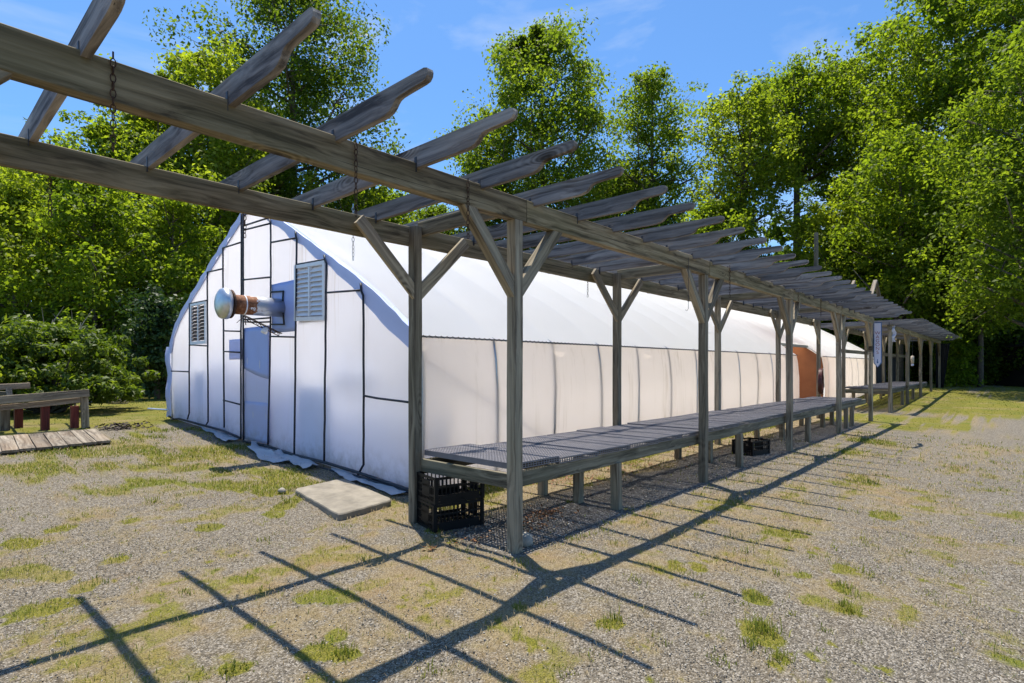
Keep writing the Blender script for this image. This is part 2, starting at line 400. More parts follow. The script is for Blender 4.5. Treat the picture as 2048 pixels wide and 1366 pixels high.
# pebbles on the near ground
def pebbles(num, box, dens, smin, smax, mat):
    x = RS.uniform(box[0], box[1], num); y = RS.uniform(box[2], box[3], num)
    keep = RS.rand(num) < dens(x, y); x = x[keep]; y = y[keep]; k = len(x)
    base = np.array([[1, 0, 0], [-1, 0, 0], [0, 1, 0], [0, -1, 0], [0, 0, .7], [0, 0, -.7]], float)
    v = base[None] * RS.uniform(.6, 1.25, (k, 6, 1))
    s = smin + (smax - smin) * RS.rand(k) ** 2.2
    a = RS.rand(k) * 6.28; c = np.cos(a)[:, None]; sn = np.sin(a)[:, None]
    tl = RS.uniform(-.5, .5, (k, 1))
    vx = v[..., 0] * c - v[..., 1] * sn; vy = v[..., 0] * sn + v[..., 1] * c; vz = v[..., 2] + tl * v[..., 0]
    P = np.stack([vx * s[:, None] + x[:, None], vy * s[:, None] + y[:, None], vz * s[:, None] * .7 + (gz(x, y) + s * .25)[:, None]], 2).reshape(-1, 3)
    f = np.array([[0, 2, 4], [2, 1, 4], [1, 3, 4], [3, 0, 4], [2, 0, 5], [1, 2, 5], [3, 1, 5], [0, 3, 5]])
    return P, (f[None] + (np.arange(k) * 6)[:, None, None]).reshape(-1, 3)
m, nt = nmat('loose stones'); n = N(nt)
g = n.n('ShaderNodeNewGeometry')
c = n.ramp(g.outputs['Random Per Island'], [(0, (.045, .042, .037)), (.3, (.165, .150, .126)), (.7, (.34, .305, .25)), (1, (.62, .57, .49))])
n.out(n.bsdf(c, .85, spec=.3)); M['stones'] = m
def dstone(x, y):
    g, s, p = masks(x, y); d = (x - CAM[0]) * FW[0] + (y - CAM[1]) * FW[1]; l = (x - CAM[0]) * RT[0] + (y - CAM[1]) * RT[1]
    return np.clip(1.0 - s * .5 - g * .8 + p * .3, .05, 1) * (d > 2.2) * (np.abs(l) < d * .98 + .4) * np.clip(6.0 / np.maximum(d, .1), 0, 1) ** 1.2
P1, F1 = pebbles(200000, (-3.6, 9.5, -4.2, 3.6), dstone, .002, .0078, None)
P2, F2 = pebbles(9000, (-.2, 9.5, -.12, 1.0), lambda x, y: np.ones_like(x) * .9, .005, .013, None)
gv = mesh_np('gravel', np.concatenate([P1, P2]), np.concatenate([F1, F2 + len(P1)]), M['stones'])
tag(gv, 'loose grey gravel scattered over the yard', 'gravel', kind='stuff')

# grass blades
def blades(x, y, h, w, lean, rs):
    k = len(x); a = rs.rand(k) * 6.28; dx = np.cos(a); dy = np.sin(a)
    b = a + 1.57 + rs.uniform(-.4, .4, k); px = np.cos(b) * w; py = np.sin(b) * w
    z = gz(x, y) - .002
    mx = x + dx * h * lean * .35; my = y + dy * h * lean * .35; mz = z + h * .62
    tx = x + dx * h * lean; ty = y + dy * h * lean; tz = z + h * np.sqrt(np.clip(1 - lean * lean * .8, .03, 1))
    V = np.stack([np.stack([x - px, y - py, z], 1), np.stack([x + px, y + py, z], 1), np.stack([mx + px * .75, my + py * .75, mz], 1), np.stack([mx - px * .75, my - py * .75, mz], 1), np.stack([tx, ty, tz], 1)], 1).reshape(-1, 3)
    b0 = np.arange(k) * 5
    f = np.concatenate([np.stack([b0, b0 + 1, b0 + 2], 1), np.stack([b0, b0 + 2, b0 + 3], 1), np.stack([b0 + 3, b0 + 2, b0 + 4], 1)])
    return V, f
def scatter(num, box, dens):
    x = RS.uniform(box[0], box[1], num); y = RS.uniform(box[2], box[3], num)
    k = RS.rand(num) < dens(x, y); return x[k], y[k]
def incam(x, y, near=2.0):
    d = (x - CAM[0]) * FW[0] + (y - CAM[1]) * FW[1]; l = (x - CAM[0]) * RT[0] + (y - CAM[1]) * RT[1]
    return (d > near) & (np.abs(l) < d * .97 + .6), d
def grassmat(name, stops):
    m, nt = nmat(name); n = N(nt); g = n.n('ShaderNodeNewGeometry')
    f = n.math('ADD', n.math('MULTIPLY', g.outputs['Random Per Island'], .55), n.math('MULTIPLY', n.noise(g.outputs['Position'], 2.2, 3), .55))
    c = n.ramp(f, stops); d = n.bsdf(c, .55, spec=.3)
    t = n.n('ShaderNodeBsdfTranslucent'); n.l(c, t.inputs[0])
    mx = n.n('ShaderNodeMixShader'); mx.inputs[0].default_value = .35; n.l(d, mx.inputs[1]); n.l(t.outputs[0], mx.inputs[2]); n.out(mx.outputs[0]); return m
M['grass'] = grassmat('grass blades', [(.1, (.055, .095, .007)), (.42, (.125, .175, .010)), (.68, (.23, .235, .022)), (.95, (.38, .31, .11))])
M['straw'] = grassmat('dry straw', [(.1, (.15, .10, .045)), (.5, (.33, .25, .13)), (.9, (.52, .43, .27))])
def dgreen(x, y):
    g, s, p = masks(x, y); ok, d = incam(x, y); return g * ok * np.clip(5.5 / np.maximum(d, .1), .12, 1)
xa, ya = scatter(420000, (-3.6, 12, -4.5, 9), dgreen)
d_ = (xa - CAM[0]) * FW[0] + (ya - CAM[1]) * FW[1]; k = len(xa)
Vg, Fg = blades(xa, ya, RS.uniform(.012, .045, k) * np.clip(d_ / 6, .9, 1.5), RS.uniform(.0012, .0024, k) * np.clip(d_ / 3.5, 1, 4), RS.uniform(.2, .95, k), RS)
xl, yl = scatter(70000, (-6, 40, -12, 26), lambda x, y: masks(x, y)[0] * incam(x, y, 8)[0] * ((x > 12) | (y > 8)))
k = len(xl); d_ = (xl - CAM[0]) * FW[0] + (yl - CAM[1]) * FW[1]
Vl, Fl = blades(xl, yl, RS.uniform(.012, .035, k), .0022 * np.clip(d_ / 3.5, 1, 6), RS.uniform(.2, .9, k), RS)
gr = mesh_np('grass', np.concatenate([Vg, Vl]), np.concatenate([Fg, Fl + len(Vg)]), M['grass'])
tag(gr, 'short patchy yellow green grass growing through the gravel', 'grass', kind='stuff')
def dstraw(x, y):
    g, s, p = masks(x, y); ok, d = incam(x, y); return np.clip(s * .6 + .08 + g * .25, 0, 1) * (1 - .85 * p) * ok * np.clip(5 / np.maximum(d, .1), .1, 1)
xs, ys = scatter(170000, (-3.6, 11, -4.5, 8), dstraw); k = len(xs)
d_ = (xs - CAM[0]) * FW[0] + (ys - CAM[1]) * FW[1]
Vs, Fs = blades(xs, ys, RS.uniform(.02, .065, k), RS.uniform(.0009, .0018, k) * np.clip(d_ / 3.5, 1, 3), RS.uniform(.94, 1.08, k), RS)
st = mesh_np('dry_grass', Vs, Fs, M['straw'])
tag(st, 'tan dry grass thatch lying over the gravel', 'dry grass', kind='stuff')
# weeds: taller tufts
TUFT = [(1520,1262,.17,70),(1505,1290,.13,50),(1545,1270,.12,40),(1685,1175,.10,50),(1700,1190,.09,40),(1690,1215,.12,60),(1705,1228,.10,40),(1560,1318,.11,50),(1512,1195,.11,46),(1350,1135,.13,22),
 (1380,1150,.05,40),(1268,1160,.07,26),(1225,1240,.10,50),(1208,1252,.08,36),(1465,1075,.10,18),(1490,1105,.11,20),(1550,1150,.09,30),(1625,1116,.06,24),(1665,1095,.06,24),(1730,1080,.07,30),(1735,1090,.06,26),
 (1720,1140,.08,30),(1740,1155,.07,26),(880,1062,.08,40),(935,1100,.06,30),(1045,1130,.07,40),(1025,1120,.06,30),(308,1003,.12,36),(310,1007,.08,20),(20,1020,.06,22),(565,985,.12,40),(575,1005,.12,50),(525,1080,.07,26),
 (360,1185,.04,20),(375,1190,.07,16),(210,1165,.05,18),(250,1110,.05,20),(450,860,.12,60),(462,868,.10,50),(1140,1005,.07,26),(1260,1022,.08,30),(1310,1030,.06,40),(1290,1020,.05,20),(1405,1020,.05,20),(690,1310,.09,50),(700,1300,.06,30),(640,1290,.05,30),(395,1356,.06,30),(455,1345,.09,60),(480,1340,.07,40),(1630,1300,.05,20),(1650,1260,.05,24),(1590,1230,.05,20),(1400,1195,.05,22),(1180,1310,.05,24),(860,1345,.06,30),(1130,1345,.05,30),(1440,1320,.06,40),(1860,1190,.06,30),(1905,1120,.05,26),(1820,1105,.05,26),(1890,905,.07,30),(1955,880,.06,26),(2035,880,.07,30)]
for _ in range(150):
    k_ = RS.rand()
    if k_ < .35: q_ = (RS.uniform(.2, 9), RS.normal(-.16, .06))
    elif k_ < .6: q_ = (RS.uniform(-2.5, 7), RS.uniform(-3.2, 3))
    elif k_ < .8: q_ = (RS.uniform(-.75, .55), RS.choice([1.72, 3.28]) + RS.normal(0, .05))
    else: q_ = (RS.uniform(.0, .55), RS.uniform(2.2, 10))
    TUFT.append((q_, None, RS.uniform(.03, .09), int(RS.uniform(6, 22))))
tx, ty, th = [], [], []
for px, py, h, c in TUFT:
    x, y = px if py is None else onground(px, py)[:2]
    h = h * .72
    tx.append(x + RS.normal(0, .028 + h * .12, c)); ty.append(y + RS.normal(0, .028 + h * .12, c)); th.append(RS.uniform(.25, 1.0, c) ** 1.4 * h)
tx = np.concatenate(tx); ty = np.concatenate(ty); th = np.concatenate(th); k = len(tx)
Vt, Ft = blades(tx, ty, th, RS.uniform(.0018, .0032, k) * 1.3, RS.uniform(.15, .85, k), RS)
M['weed'] = grassmat('weed blades', [(.1, (.075, .11, .010)), (.5, (.17, .20, .018)), (.9, (.34, .32, .06))])
tf = mesh_np('weeds', Vt, Ft, M['weed'])
tag(tf, 'taller green weed tufts standing out of the gravel', 'weeds', kind='stuff')
# brown fallen leaves
def flakes(cx, cy, num, spread, s, lift=.03):
    x = RS.normal(cx, spread, num); y = RS.normal(cy, spread * .6, num); z = gz(x, y) + RS.rand(num) * lift + .004
    a = RS.rand(num) * 6.28; t = RS.uniform(-.6, .6, (num, 2)); u = np.stack([np.cos(a), np.sin(a), t[:, 0]], 1) * s; w = np.stack([-np.sin(a), np.cos(a), t[:, 1]], 1) * s * .55
    p = np.stack([x, y, z], 1); V = np.stack([p - u, p - w, p + u, p + w], 1).reshape(-1, 3)
    return V, np.arange(num * 4).reshape(-1, 4)
M['deadleaf'] = grassmat('dead leaves', [(.1, (.10, .045, .02)), (.5, (.24, .11, .05)), (.9, (.36, .20, .10))])
V0, F0 = [], []; o_ = 0
for px, py, nn, sp, s in [(1085, 1030, 110, .17, .022), (1060, 1055, 50, .12, .02), (945, 1085, 30, .10, .02), (1130, 960, 130, .35, .022), (1250, 930, 120, .45, .022), (860, 1100, 14, .03, .02), (1400, 900, 90, .5, .022)]:
    x, y, d = onground(px, py); v, f = flakes(x, y, nn, sp, s); V0.append(v); F0.append(f + o_); o_ += len(v)
dlv = mesh_np('fallen_leaves', np.concatenate(V0), np.concatenate(F0), M['deadleaf'])
tag(dlv, 'brown fallen leaves lying under the mesh bench', 'leaf litter', kind='stuff')
x, y, d = onground(238, 858); v, f = flakes(x, y, 160, .22, .045, .10)
pl = mesh_np('brush_pile', v - np.array([x, y, 0]), f, simple('dark brush', (.035, .024, .018), .9)); pl.location = (x, y, 0)
tag(pl, 'small dark heap of dead leaves beside the plank platform', 'leaf pile', kind='stuff')

# ------------------------------------------------------------------ lumber
def lumber_mesh(name, L, w, h, mat, ch=.004, seg=None, warp=.003):
    seg = seg or max(1, int(L / .45)); V = []; Fc = []
    a, b = w / 2, h / 2; prof = [(-a + ch, -b), (a - ch, -b), (a, -b + ch), (a, b - ch), (a - ch, b), (-a + ch, b), (-a, b - ch), (-a, -b + ch)]
    for i in range(seg + 1):
        wx = random.uniform(-warp, warp); wz = random.uniform(-warp, warp)
        if i in (0, seg): wx *= .3; wz *= .3
        V += [(L * i / seg, p[0] + wx, p[1] + wz) for p in prof]
    for i in range(seg):
        for k in range(8): Fc.append((i * 8 + k, i * 8 + (k + 1) % 8, i * 8 + 8 + (k + 1) % 8, i * 8 + 8 + k))
    Fc += [tuple(range(8)), tuple(seg * 8 + k for k in range(8))[::-1]]
    me = bpy.data.meshes.new(name); me.from_pydata(V, [], [q[::-1] for q in Fc]); me.update(); me.materials.append(mat); return me
def lumber(name, a, b, w, h, mat, parent, up=(0, 0, 1), base=(0, 0, 0), mesh=None):
    a = Vector(a) - Vector(base); b = Vector(b) - Vector(base); d = b - a; x = d.normalized(); u = Vector(up)
    if abs(x.dot(u)) > .98: u = Vector((1, 0, 0))
    y = u.cross(x).normalized(); z = x.cross(y)
    me = mesh or lumber_mesh(name, d.length, w, h, mat)
    o = bpy.data.objects.new(name, me); COL.objects.link(o); o.parent = parent
    o.matrix_local = Matrix.Translation(a) @ Matrix((x, y, z)).transposed().to_4x4()
    return o

def rafter_mesh(L=3.16):
    # local x along the rafter from the drive side (tail at x=0) to the far tail, z from underside
    def tail():
        return [(.0, .116), (.004, .096), (.02, .080), (.05, .075), (.18, .070), (.232, .067), (.258, .060), (.275, .048), (.292, .030), (.318, .013), (.36, .003), (.41, 0)]
    t = tail(); prof = t + [(L - x, z) for x, z in t[::-1]]
    prof += [(L, .128), (L - .03, .140)] + [(L * k / 6, .140) for k in range(5, 0, -1)] + [(.03, .140), (.006, .132)]
    T = .019; V = []; nP = len(prof)
    for s in (-T, T):
        V += [(x, s, z) for x, z in prof]
    nb = len(t)
    Fc = [(i, (i + 1) % nP, nP + (i + 1) % nP, nP + i) for i in range(nP)]
    Fc += [tuple(range(nP))[::-1], tuple(range(nP, 2 * nP))]
    me = bpy.data.meshes.new('rafter'); me.from_pydata(V, [], [f[::-1] for f in Fc]); me.update(); me.materials.append(M['rafter'])
    return me

PITCH = 3.66
def pergola(x0, nbay, label, rx0, rx1, rstep, zb, ground_fn, dark=False):
    root = empty('pergola', (x0, 0, ground_fn(x0, 0)), label, 'pergola'); base = root.location
    fp = lumber_mesh('post', 2.90, .095, .095, M['post'], .006, 6, .004)
    X = [x0 + PITCH * i for i in range(nbay + 1)]
    for i, x in enumerate(X):
        g0 = ground_fn(x, 0) - .05; g1 = ground_fn(x, 1.29) - .05
        lumber('post', (x, 0, g0), (x, 0, zb), .095, .095, M['post'], root, base=base)
        lumber('post', (x, 1.29, g1), (x, 1.29, zb + .165), .095, .095, M['post'], root, base=base)
        for s in (-1, 1):
            if (i == 0 and s < 0) or (i == nbay and s > 0): continue
            # front brace butts under the beam, rear brace laps over the beam face
            lumber('brace', (x + s * .0, 0, zb - .60), (x + s * .56, 0, zb + .035), .10, .080, M['post'], root, base=base, up=(0, 1, 0))
            lumber('brace', (x + s * .0, 1.262, zb - .50), (x + s * .64, 1.262, zb + .115), .115, .038, M['post'], root, base=base, up=(0, 1, 0))
    for i in range(nbay):
        a = X[i] + (.10 if i else -.25); b = X[i + 1] + (.096 if i < nbay - 1 else .25)
        j1, j2 = random.uniform(-.006, .006), random.uniform(-.006, .006)
        lumber('beam', (a, -.002, zb + .0925 + j1), (b, .002, zb + .0925 + j2), .088, .185, M['beam'], root, base=base)
        lumber('cross_beam', (X[i] + .075, .046, zb + .155), (X[i] + .075, 1.322, zb + .155), .038, .14, M['beam'], root, base=base)
        lumber('beam', (a, 1.345, zb + .078 + j2), (b, 1.342, zb + .078 + j1), .040, .185, M['beam'], root, base=base)
    me = rafter_mesh()
    tie_me = None; x = rx0
    while x <= rx1 + 1e-6:
        o = bpy.data.objects.new('rafter', me); COL.objects.link(o); o.parent = root
        o.location = Vector((x + random.uniform(-.012, .012), -.90 + random.uniform(-.02, .02), zb + .15 + random.uniform(-.004, .004))) - base
        o.rotation_euler = (random.uniform(-.015, .015), random.uniform(-.004, .004), R(90) + random.uniform(-.008, .008))
        if tie_me is None:
            to = MB().bx(-.012, .012, .0195, .0225, -.03, .07).build('rafter_tie', M['tie'], o); tie_me = to.data; to.location.x = .875
        else:
            to = bpy.data.objects.new('rafter_tie', tie_me); COL.objects.link(to); to.parent = o; to.location.x = .875
        to = bpy.data.objects.new('rafter_tie', tie_me); COL.objects.link(to); to.parent = o; to.location.x = 2.22
        x += rstep
    return root
p1 = pergola(-3.66, 5, 'long weathered grey wooden pergola with scalloped rafters over the mesh bench in front', -4.06, 14.9, .6096, 2.68, gz1)
p2 = pergola(17.76, 4, 'far dark wooden pergola beyond the sign, standing over the far bench', 17.5, 32.6, .46, 2.66, gz1)
# back rail on the far pergola
lumber('rail', (17.76, 1.36, 2.02), (32.4, 1.36, 2.02), .04, .12, M['post'], p2, base=p2.location)
# stakes standing on the rafters
s1 = empty('wooden_stake', (5.80, -.80, 2.97), 'single upright wooden stake standing on the pergola rafters', 'stake')
lumber('stake', (5.80, -.80, 2.93), (5.80, -.80, 3.48), .05, .05, M['bench'], s1, base=s1.location)
s2 = empty('a_frame_prop', (10.4, -.80, 2.97), 'small A shaped pair of wooden slats on the rafters near the pergola end', 'wooden frame')
lumber('slat', (9.95, -.80, 2.96), (10.38, -.80, 3.29), .07, .04, M['deck'], s2, base=s2.location)
lumber('slat', (10.85, -.80, 2.96), (10.42, -.80, 3.29), .07, .04, M['bench'], s2, base=s2.location)
s3 = empty('lath', (8.4, -.78, 2.97), 'short pale wooden slat leaning on the pergola rafters', 'slat')
lumber('stick', (8.33, -.78, 2.97), (8.47, -.78, 3.07), .05, .03, M['deck'], s3, base=s3.location)

# ------------------------------------------------------------------ benches
def panel_mesh(Lx, Ly):
    b = MB(); px = .036; nx = int(round(Lx / px)); nyy = int(round(Ly / px)); t = .017; z0, z1 = -.010, 0
    for i in range(nx + 1):
        x = Lx * i / nx; b.bx(x - t / 2, x + t / 2, 0, Ly, z0, z1)
    for j in range(nyy + 1):
        y = Ly * j / nyy; b.bx(0, Lx, y - t / 2, y + t / 2, z0 + .002, z1 - .0015)
    # perforated skirts
    for y in (-.007, Ly + .007):
        b.bx(0, Lx, y - .003, y + .003, -.012, .003); b.bx(0, Lx, y - .003, y + .003, -.052, -.044)
        b.bx(0, Lx, y - .003, y + .003, -.031, -.026)
        for i in range(nx + 1): b.bx(Lx * i / nx - .005, Lx * i / nx + .005, y - .0025, y + .0025, -.05, -.005)
    for x in (-.004, Lx + .004): b.bx(x - .003, x + .003, 0, Ly, -.05, .001)
    return b
def bench(x0, x1, y0, y1, ztop, label, legx, legy, xt):
    root = empty('display_bench', (x0, y0, gz1(x0, y0)), label, 'bench'); base = root.location
    zr = ztop - .052
    lumber('rail', (x0, y0 + .05, zr - .066), (x1, y0 + .05, zr - .066), .04, .13, M['bench'], root, base=base)
    lumber('rail', (x0, y1 - .05, zr - .066), (x1, y1 - .05, zr - .066), .04, .13, M['bench'], root, base=base)
    lumber('end_rail', (x0 - .02, y0 + .03, zr - .062), (x0 - .02, y1 - .02, zr - .062), .04, .122, M['bench'], root, base=base)
    lumber('end_rail', (x1 + .02, y0 + .03, zr - .062), (x1 + .02, y1 - .02, zr - .062), .04, .122, M['bench'], root, base=base)
    x = x0 + .61
    while x < x1 - .2:
        lumber('joist', (x, y0 + .07, zr - .05), (x, y1 - .07, zr - .05), .04, .09, M['bench'], root, base=base); x += 1.22
    for lx in legx:
        for ly in legy:
            jx, jy = random.uniform(-.05, .05), random.uniform(-.02, .02); tl = random.uniform(-.02, .02)
            lumber('leg', (lx + jx, ly + jy, gz1(lx, ly) - .04), (lx + jx + tl, ly + jy, zr - (.03 if y0 + .1 < ly < y1 - .1 else .120)), .09, .09, M['post'], root, base=base)
    pm = None; x = x0; k = 0
    while x < xt - .3:
        if pm is None: o = panel_mesh(.61, y1 - y0 - .05).build('bench_top', M['tray'], root); pm = o.data
        else:
            o = bpy.data.objects.new('bench_top', pm); COL.objects.link(o); o.parent = root
        lift = .026 if k == 0 else random.uniform(-.008, .005)
        o.location = Vector((x + .008, y0 + .03 + (-.005 if k == 0 else random.uniform(-.012, .012)), ztop + lift)) - base
        o.rotation_euler = (random.uniform(-.005, .005), random.uniform(-.012, .012), random.uniform(-.005, .005))
        x += .628; k += 1
    return root
bench(.06, 14.45, .05, 1.24, .668, 'long black mesh topped wooden bench nearest the camera under the pergola', (1.68, 5.2, 8.85, 12.1, 12.9), (.10, .57, 1.08), 13.6)
bench(17.95, 28.0, .05, 1.30, .80, 'far mesh topped bench under the far pergola, beyond the hose', (18.6, 21.0, 23.6, 26.0), (.10, 1.15), 27.9)

# ------------------------------------------------------------------ greenhouse
GX0, GX1 = .65, 28.2
PR = [(2.03, -.08), (1.99, .6), (1.985, 1.2), (2.01, 1.6), (2.05, 1.85), (2.30, 2.01), (2.75, 2.32), (3.3, 2.645), (4.05, 3.04), (5.2, 3.64), (5.95, 4.03), (6.25, 4.18), (6.5, 4.20), (6.8, 4.09), (7.35, 3.81), (8.04, 3.475), (9.3, 2.83), (9.9, 2.49), (10.28, 2.16), (10.44, 1.80), (10.44, 1.0), (10.42, .36)]
def resample(p, step):
    out = [p[0]]
    for a, b in zip(p, p[1:]):
        L = math.dist(a, b); k = max(1, int(round(L / step)))
        out += [(a[0] + (b[0] - a[0]) * i / k, a[1] + (b[1] - a[1]) * i / k) for i in range(1, k + 1)]
    return out
gh = empty('greenhouse', (GX0, 6.2, gz1(GX0, 6.2)), 'long white plastic covered greenhouse with pitched roof behind the pergola', 'greenhouse'); gb = Vector(gh.location)
def L_(p): return (p[0] - gb.x, p[1] - gb.y, p[2] - gb.z)
HOOP = [GX0 + .02 + 1.2192 * k for k in range(24)]
def groove(x):
    k = (x - HOOP[0]) / 1.2192; f = k - math.floor(k); return math.sin(math.pi * f) ** .42
roofp = resample(PR[4:20], .16)
cz = (6.3, 1.5)
us = [GX0 - .02 + i * .1016 for i in range(int((GX1 - GX0 + .04) / .1016) + 1)]
DO = (15.3, 18.3)                                # doorway cut in the near side
def roof_pt(x, q):
    y, z = q; dy, dz = y - cz[0], z - cz[1]; L = math.hypot(dy, dz); b = groove(x) * .12
    b *= min(1, max(0, (z - 1.84) * 2.5)); b += .008 * math.sin(x * 7.1 + y * 3.3)
    return L_((x, y + dy / L * b, z + dz / L * b))
mb = MB(); nV = len(roofp)
V = [roof_pt(x, q) for x in us for q in roofp]; Fc = []
for i in range(len(us) - 1):
    for j in range(nV - 1):
        xm = (us[i] + us[i + 1]) / 2; ym, zm = roofp[j]
        if DO[0] < xm < DO[1] and ym < 6 and zm < 2.18: continue
        Fc.append((i * nV + j, (i + 1) * nV + j, (i + 1) * nV + j + 1, i * nV + j + 1))
mb.add(V, Fc); mb.build('roof_sheet', M['cover'], gh, smooth=True)
wallp = resample(PR[:5], .12)
def wall(x0, x1, name):
    k = max(2, int((x1 - x0) / .12)); u = [x0 + (x1 - x0) * i / k for i in range(k + 1)]
    def f(x, j):
        y, z = wallp[j]; t = z / 1.85; b = -.012 * groove(x) * math.sin(math.pi * min(1, max(0, t))) + .01 * math.sin(x * 2.3 + z * 2)
        return L_((x, y + b, z))
    return MB().grid(f, u, range(len(wallp))).build(name, M['wall'], gh, smooth=True)
wall(GX0, DO[0], 'side_wall'); wall(DO[1], GX1, 'side_wall')
farp = [(10.44, 1.82), (10.46, 1.0), (10.44, .3)]
MB().grid(lambda x, j: L_((x, farp[j][0] + .01 * math.sin(x * 3), farp[j][1])), us[::3] + [GX1], range(3)).build('side_wall', M['cover'], gh, smooth=True)
# rails with wiggle wire on the near side, and the shadowed fold under it
b = MB()
for (x0, x1) in ((GX0, DO[0]), (DO[1], GX1)):
    b.bx(*[v for v in (x0 - gb.x, x1 - gb.x)], 2.028 - gb.y, 2.046 - gb.y, 1.835 - gb.z, 1.855 - gb.z)
b.build('hip_rail', simple('dull rail', (.22, .22, .23), .6), gh)
b = MB(); zz = []
for i in range(int((GX1 - GX0) / .045)):
    x = GX0 + i * .045
    if DO[0] < x < DO[1]:
        if len(zz) > 1: b.tube(zz, .006, 4)
        zz = []; continue
    zz.append(L_((x, 2.024, 1.846 + (.011 if i % 2 else -.011))))
if len(zz) > 1: b.tube(zz, .006, 4)
b.build('lock_wire', M['cord'], gh)
# hoops
for x in HOOP[:23]:
    if x > GX1: break
    if DO[0] - .1 < x < DO[1] + .1: continue
    pts = [(x, y + (.030 if y < 6.2 else -.035), z - .04 * (1 if z > 1.9 else 0)) for y, z in resample(PR, .35)]
    MB().tube([L_(p) for p in pts], .030, 6).build('hoop', M['galv'], gh, smooth=True)
MB().tube([L_((GX0 + .05, 2.09, 1.62)), L_((GX0 + 2.6, 2.06, .35))], .016, 6).build('wind_brace', M['galv'], gh)
# gable wall as a gently billowing sheet
def prof_z(y):
    for (a, za), (c, zc) in zip(PR[4:20], PR[5:20]):
        if a <= y <= c: return za + (zc - za) * (y - a) / (c - a)
    return 1.85
ys_ = np.linspace(2.05, 10.42, 62)
def gab(i, j):
    y = ys_[i]; g0 = gz1(GX0, y) + .03; z = g0 + (prof_z(y) - .02 - g0) * j / 26
    k = (y - 2.05) / .83; f = k - math.floor(k)
    return L_((GX0 - .018 * math.sin(math.pi * f) ** .7 * math.sin(math.pi * j / 26) + .006 * math.sin(z * 5 + y * 3), y, z))
MB().grid(gab, range(62), range(27)).build('gable_wall', M['gable'], gh, smooth=True)
MB().grid(lambda i, j: (gab(i, j)[0] + GX1 - GX0, gab(i, j)[1], gab(i, j)[2]), range(62), range(27)).build('gable_wall', M['gable'], gh, smooth=True)
# roof sheet folded down over the gable edge
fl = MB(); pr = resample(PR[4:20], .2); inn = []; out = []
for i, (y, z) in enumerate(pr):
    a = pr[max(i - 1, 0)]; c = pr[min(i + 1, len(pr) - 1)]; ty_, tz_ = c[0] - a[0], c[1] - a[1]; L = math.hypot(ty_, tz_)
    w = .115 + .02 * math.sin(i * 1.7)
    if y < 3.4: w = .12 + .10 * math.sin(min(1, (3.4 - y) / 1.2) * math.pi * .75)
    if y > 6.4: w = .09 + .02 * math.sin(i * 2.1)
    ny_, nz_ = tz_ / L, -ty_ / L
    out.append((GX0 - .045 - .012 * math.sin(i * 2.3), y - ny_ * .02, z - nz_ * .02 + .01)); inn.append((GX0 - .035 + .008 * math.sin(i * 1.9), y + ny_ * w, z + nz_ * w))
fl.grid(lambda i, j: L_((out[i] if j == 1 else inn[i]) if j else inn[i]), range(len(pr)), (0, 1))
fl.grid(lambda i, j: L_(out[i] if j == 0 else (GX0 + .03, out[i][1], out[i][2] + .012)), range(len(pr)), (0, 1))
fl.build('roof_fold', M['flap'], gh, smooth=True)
# sheet bulging out at the far left edge of the gable
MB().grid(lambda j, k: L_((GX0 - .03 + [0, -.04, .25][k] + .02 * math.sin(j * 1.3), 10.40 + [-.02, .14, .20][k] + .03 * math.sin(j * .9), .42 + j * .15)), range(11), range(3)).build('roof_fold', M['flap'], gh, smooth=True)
# black cords holding the sheets down (gable plane coordinates y, z)
def gp(px, py):
    d = FW + RT * (px - 1024) / F; t = (GX0 - .02 - CAM[0]) / d[0]; return CAM[1] + d[1] * t, CH - (py - HY) / F * t
CORDS = [[(384,608),(383.5,743),(383.5,826),(380,838)],[(420,545),(420,600),(421.6,843),(417,850)],[(451,497),(452.5,662),(453.8,855)],[(488.5,426),(488.5,560),(487.5,663),(487.5,876)],[(492,424),(492,560),(492,700),(492,882)],
 [(543,435),(547,448),(547.6,560),(546,700),(541.7,889)],[(597,464),(598,474),(599.5,479),(598,600),(594.5,915)],[(655,511),(655.5,520),(659,528),(657,700),(654.5,923)],[(728,567),(729,582),(733,592),(733.6,791),(733.6,928),(722,949)],
 [(492,453),(543,436.6)],[(492,461.5),(546,448)],[(490.5,560.5),(547.6,555)],[(451,497),(489,485)],[(420,545),(452,538)],[(547.6,486),(597,477)],[(600,530),(656,520)],[(660,586),(728,581)],[(384,608),(420,601)],[(385,690),(421,692)],
 [(348,742),(383.5,743.4)],[(454,662),(487.5,663)],[(453,703),(487.5,705)],[(452,800),(487,809)],[(492,640),(546,636)],[(492,644),(520,645),(546,644)],[(547.6,584.6),(572.5,583),(571,610),(574,649),(549,649)],[(546,673),(596,674.5)],[(733.6,791),(760,796),(815.7,803),(838,806)],
 [(342.5,832),(352,838),(362,837),(376,840.6),(449,860),(487.5,876)],[(493,881.7),(536,890.5)],[(536,890),(594,909),(656,924),(719,943),(816,975.5),(836,981)],[(543,899),(585,913),(625,931),(722,952),(836,986)]]
b = MB()
for c in CORDS:
    pts = []
    for (a, a2) in zip(c, c[1:]):
        k = max(1, int(math.dist(a, a2) / 25))
        for i in range(k):
            t = i / k; y, z = gp(a[0] + (a2[0] - a[0]) * t, a[1] + (a2[1] - a[1]) * t); pts.append(L_((GX0 - .066, y + random.uniform(-.006, .006), z)))
    y, z = gp(*c[-1]); pts.append(L_((GX0 - .066, y, z))); b.tube(pts,   .0145 if c[0][1] < 830 else .020, 6)
b.build('lashing_cord', M['cord'], gh, smooth=True)
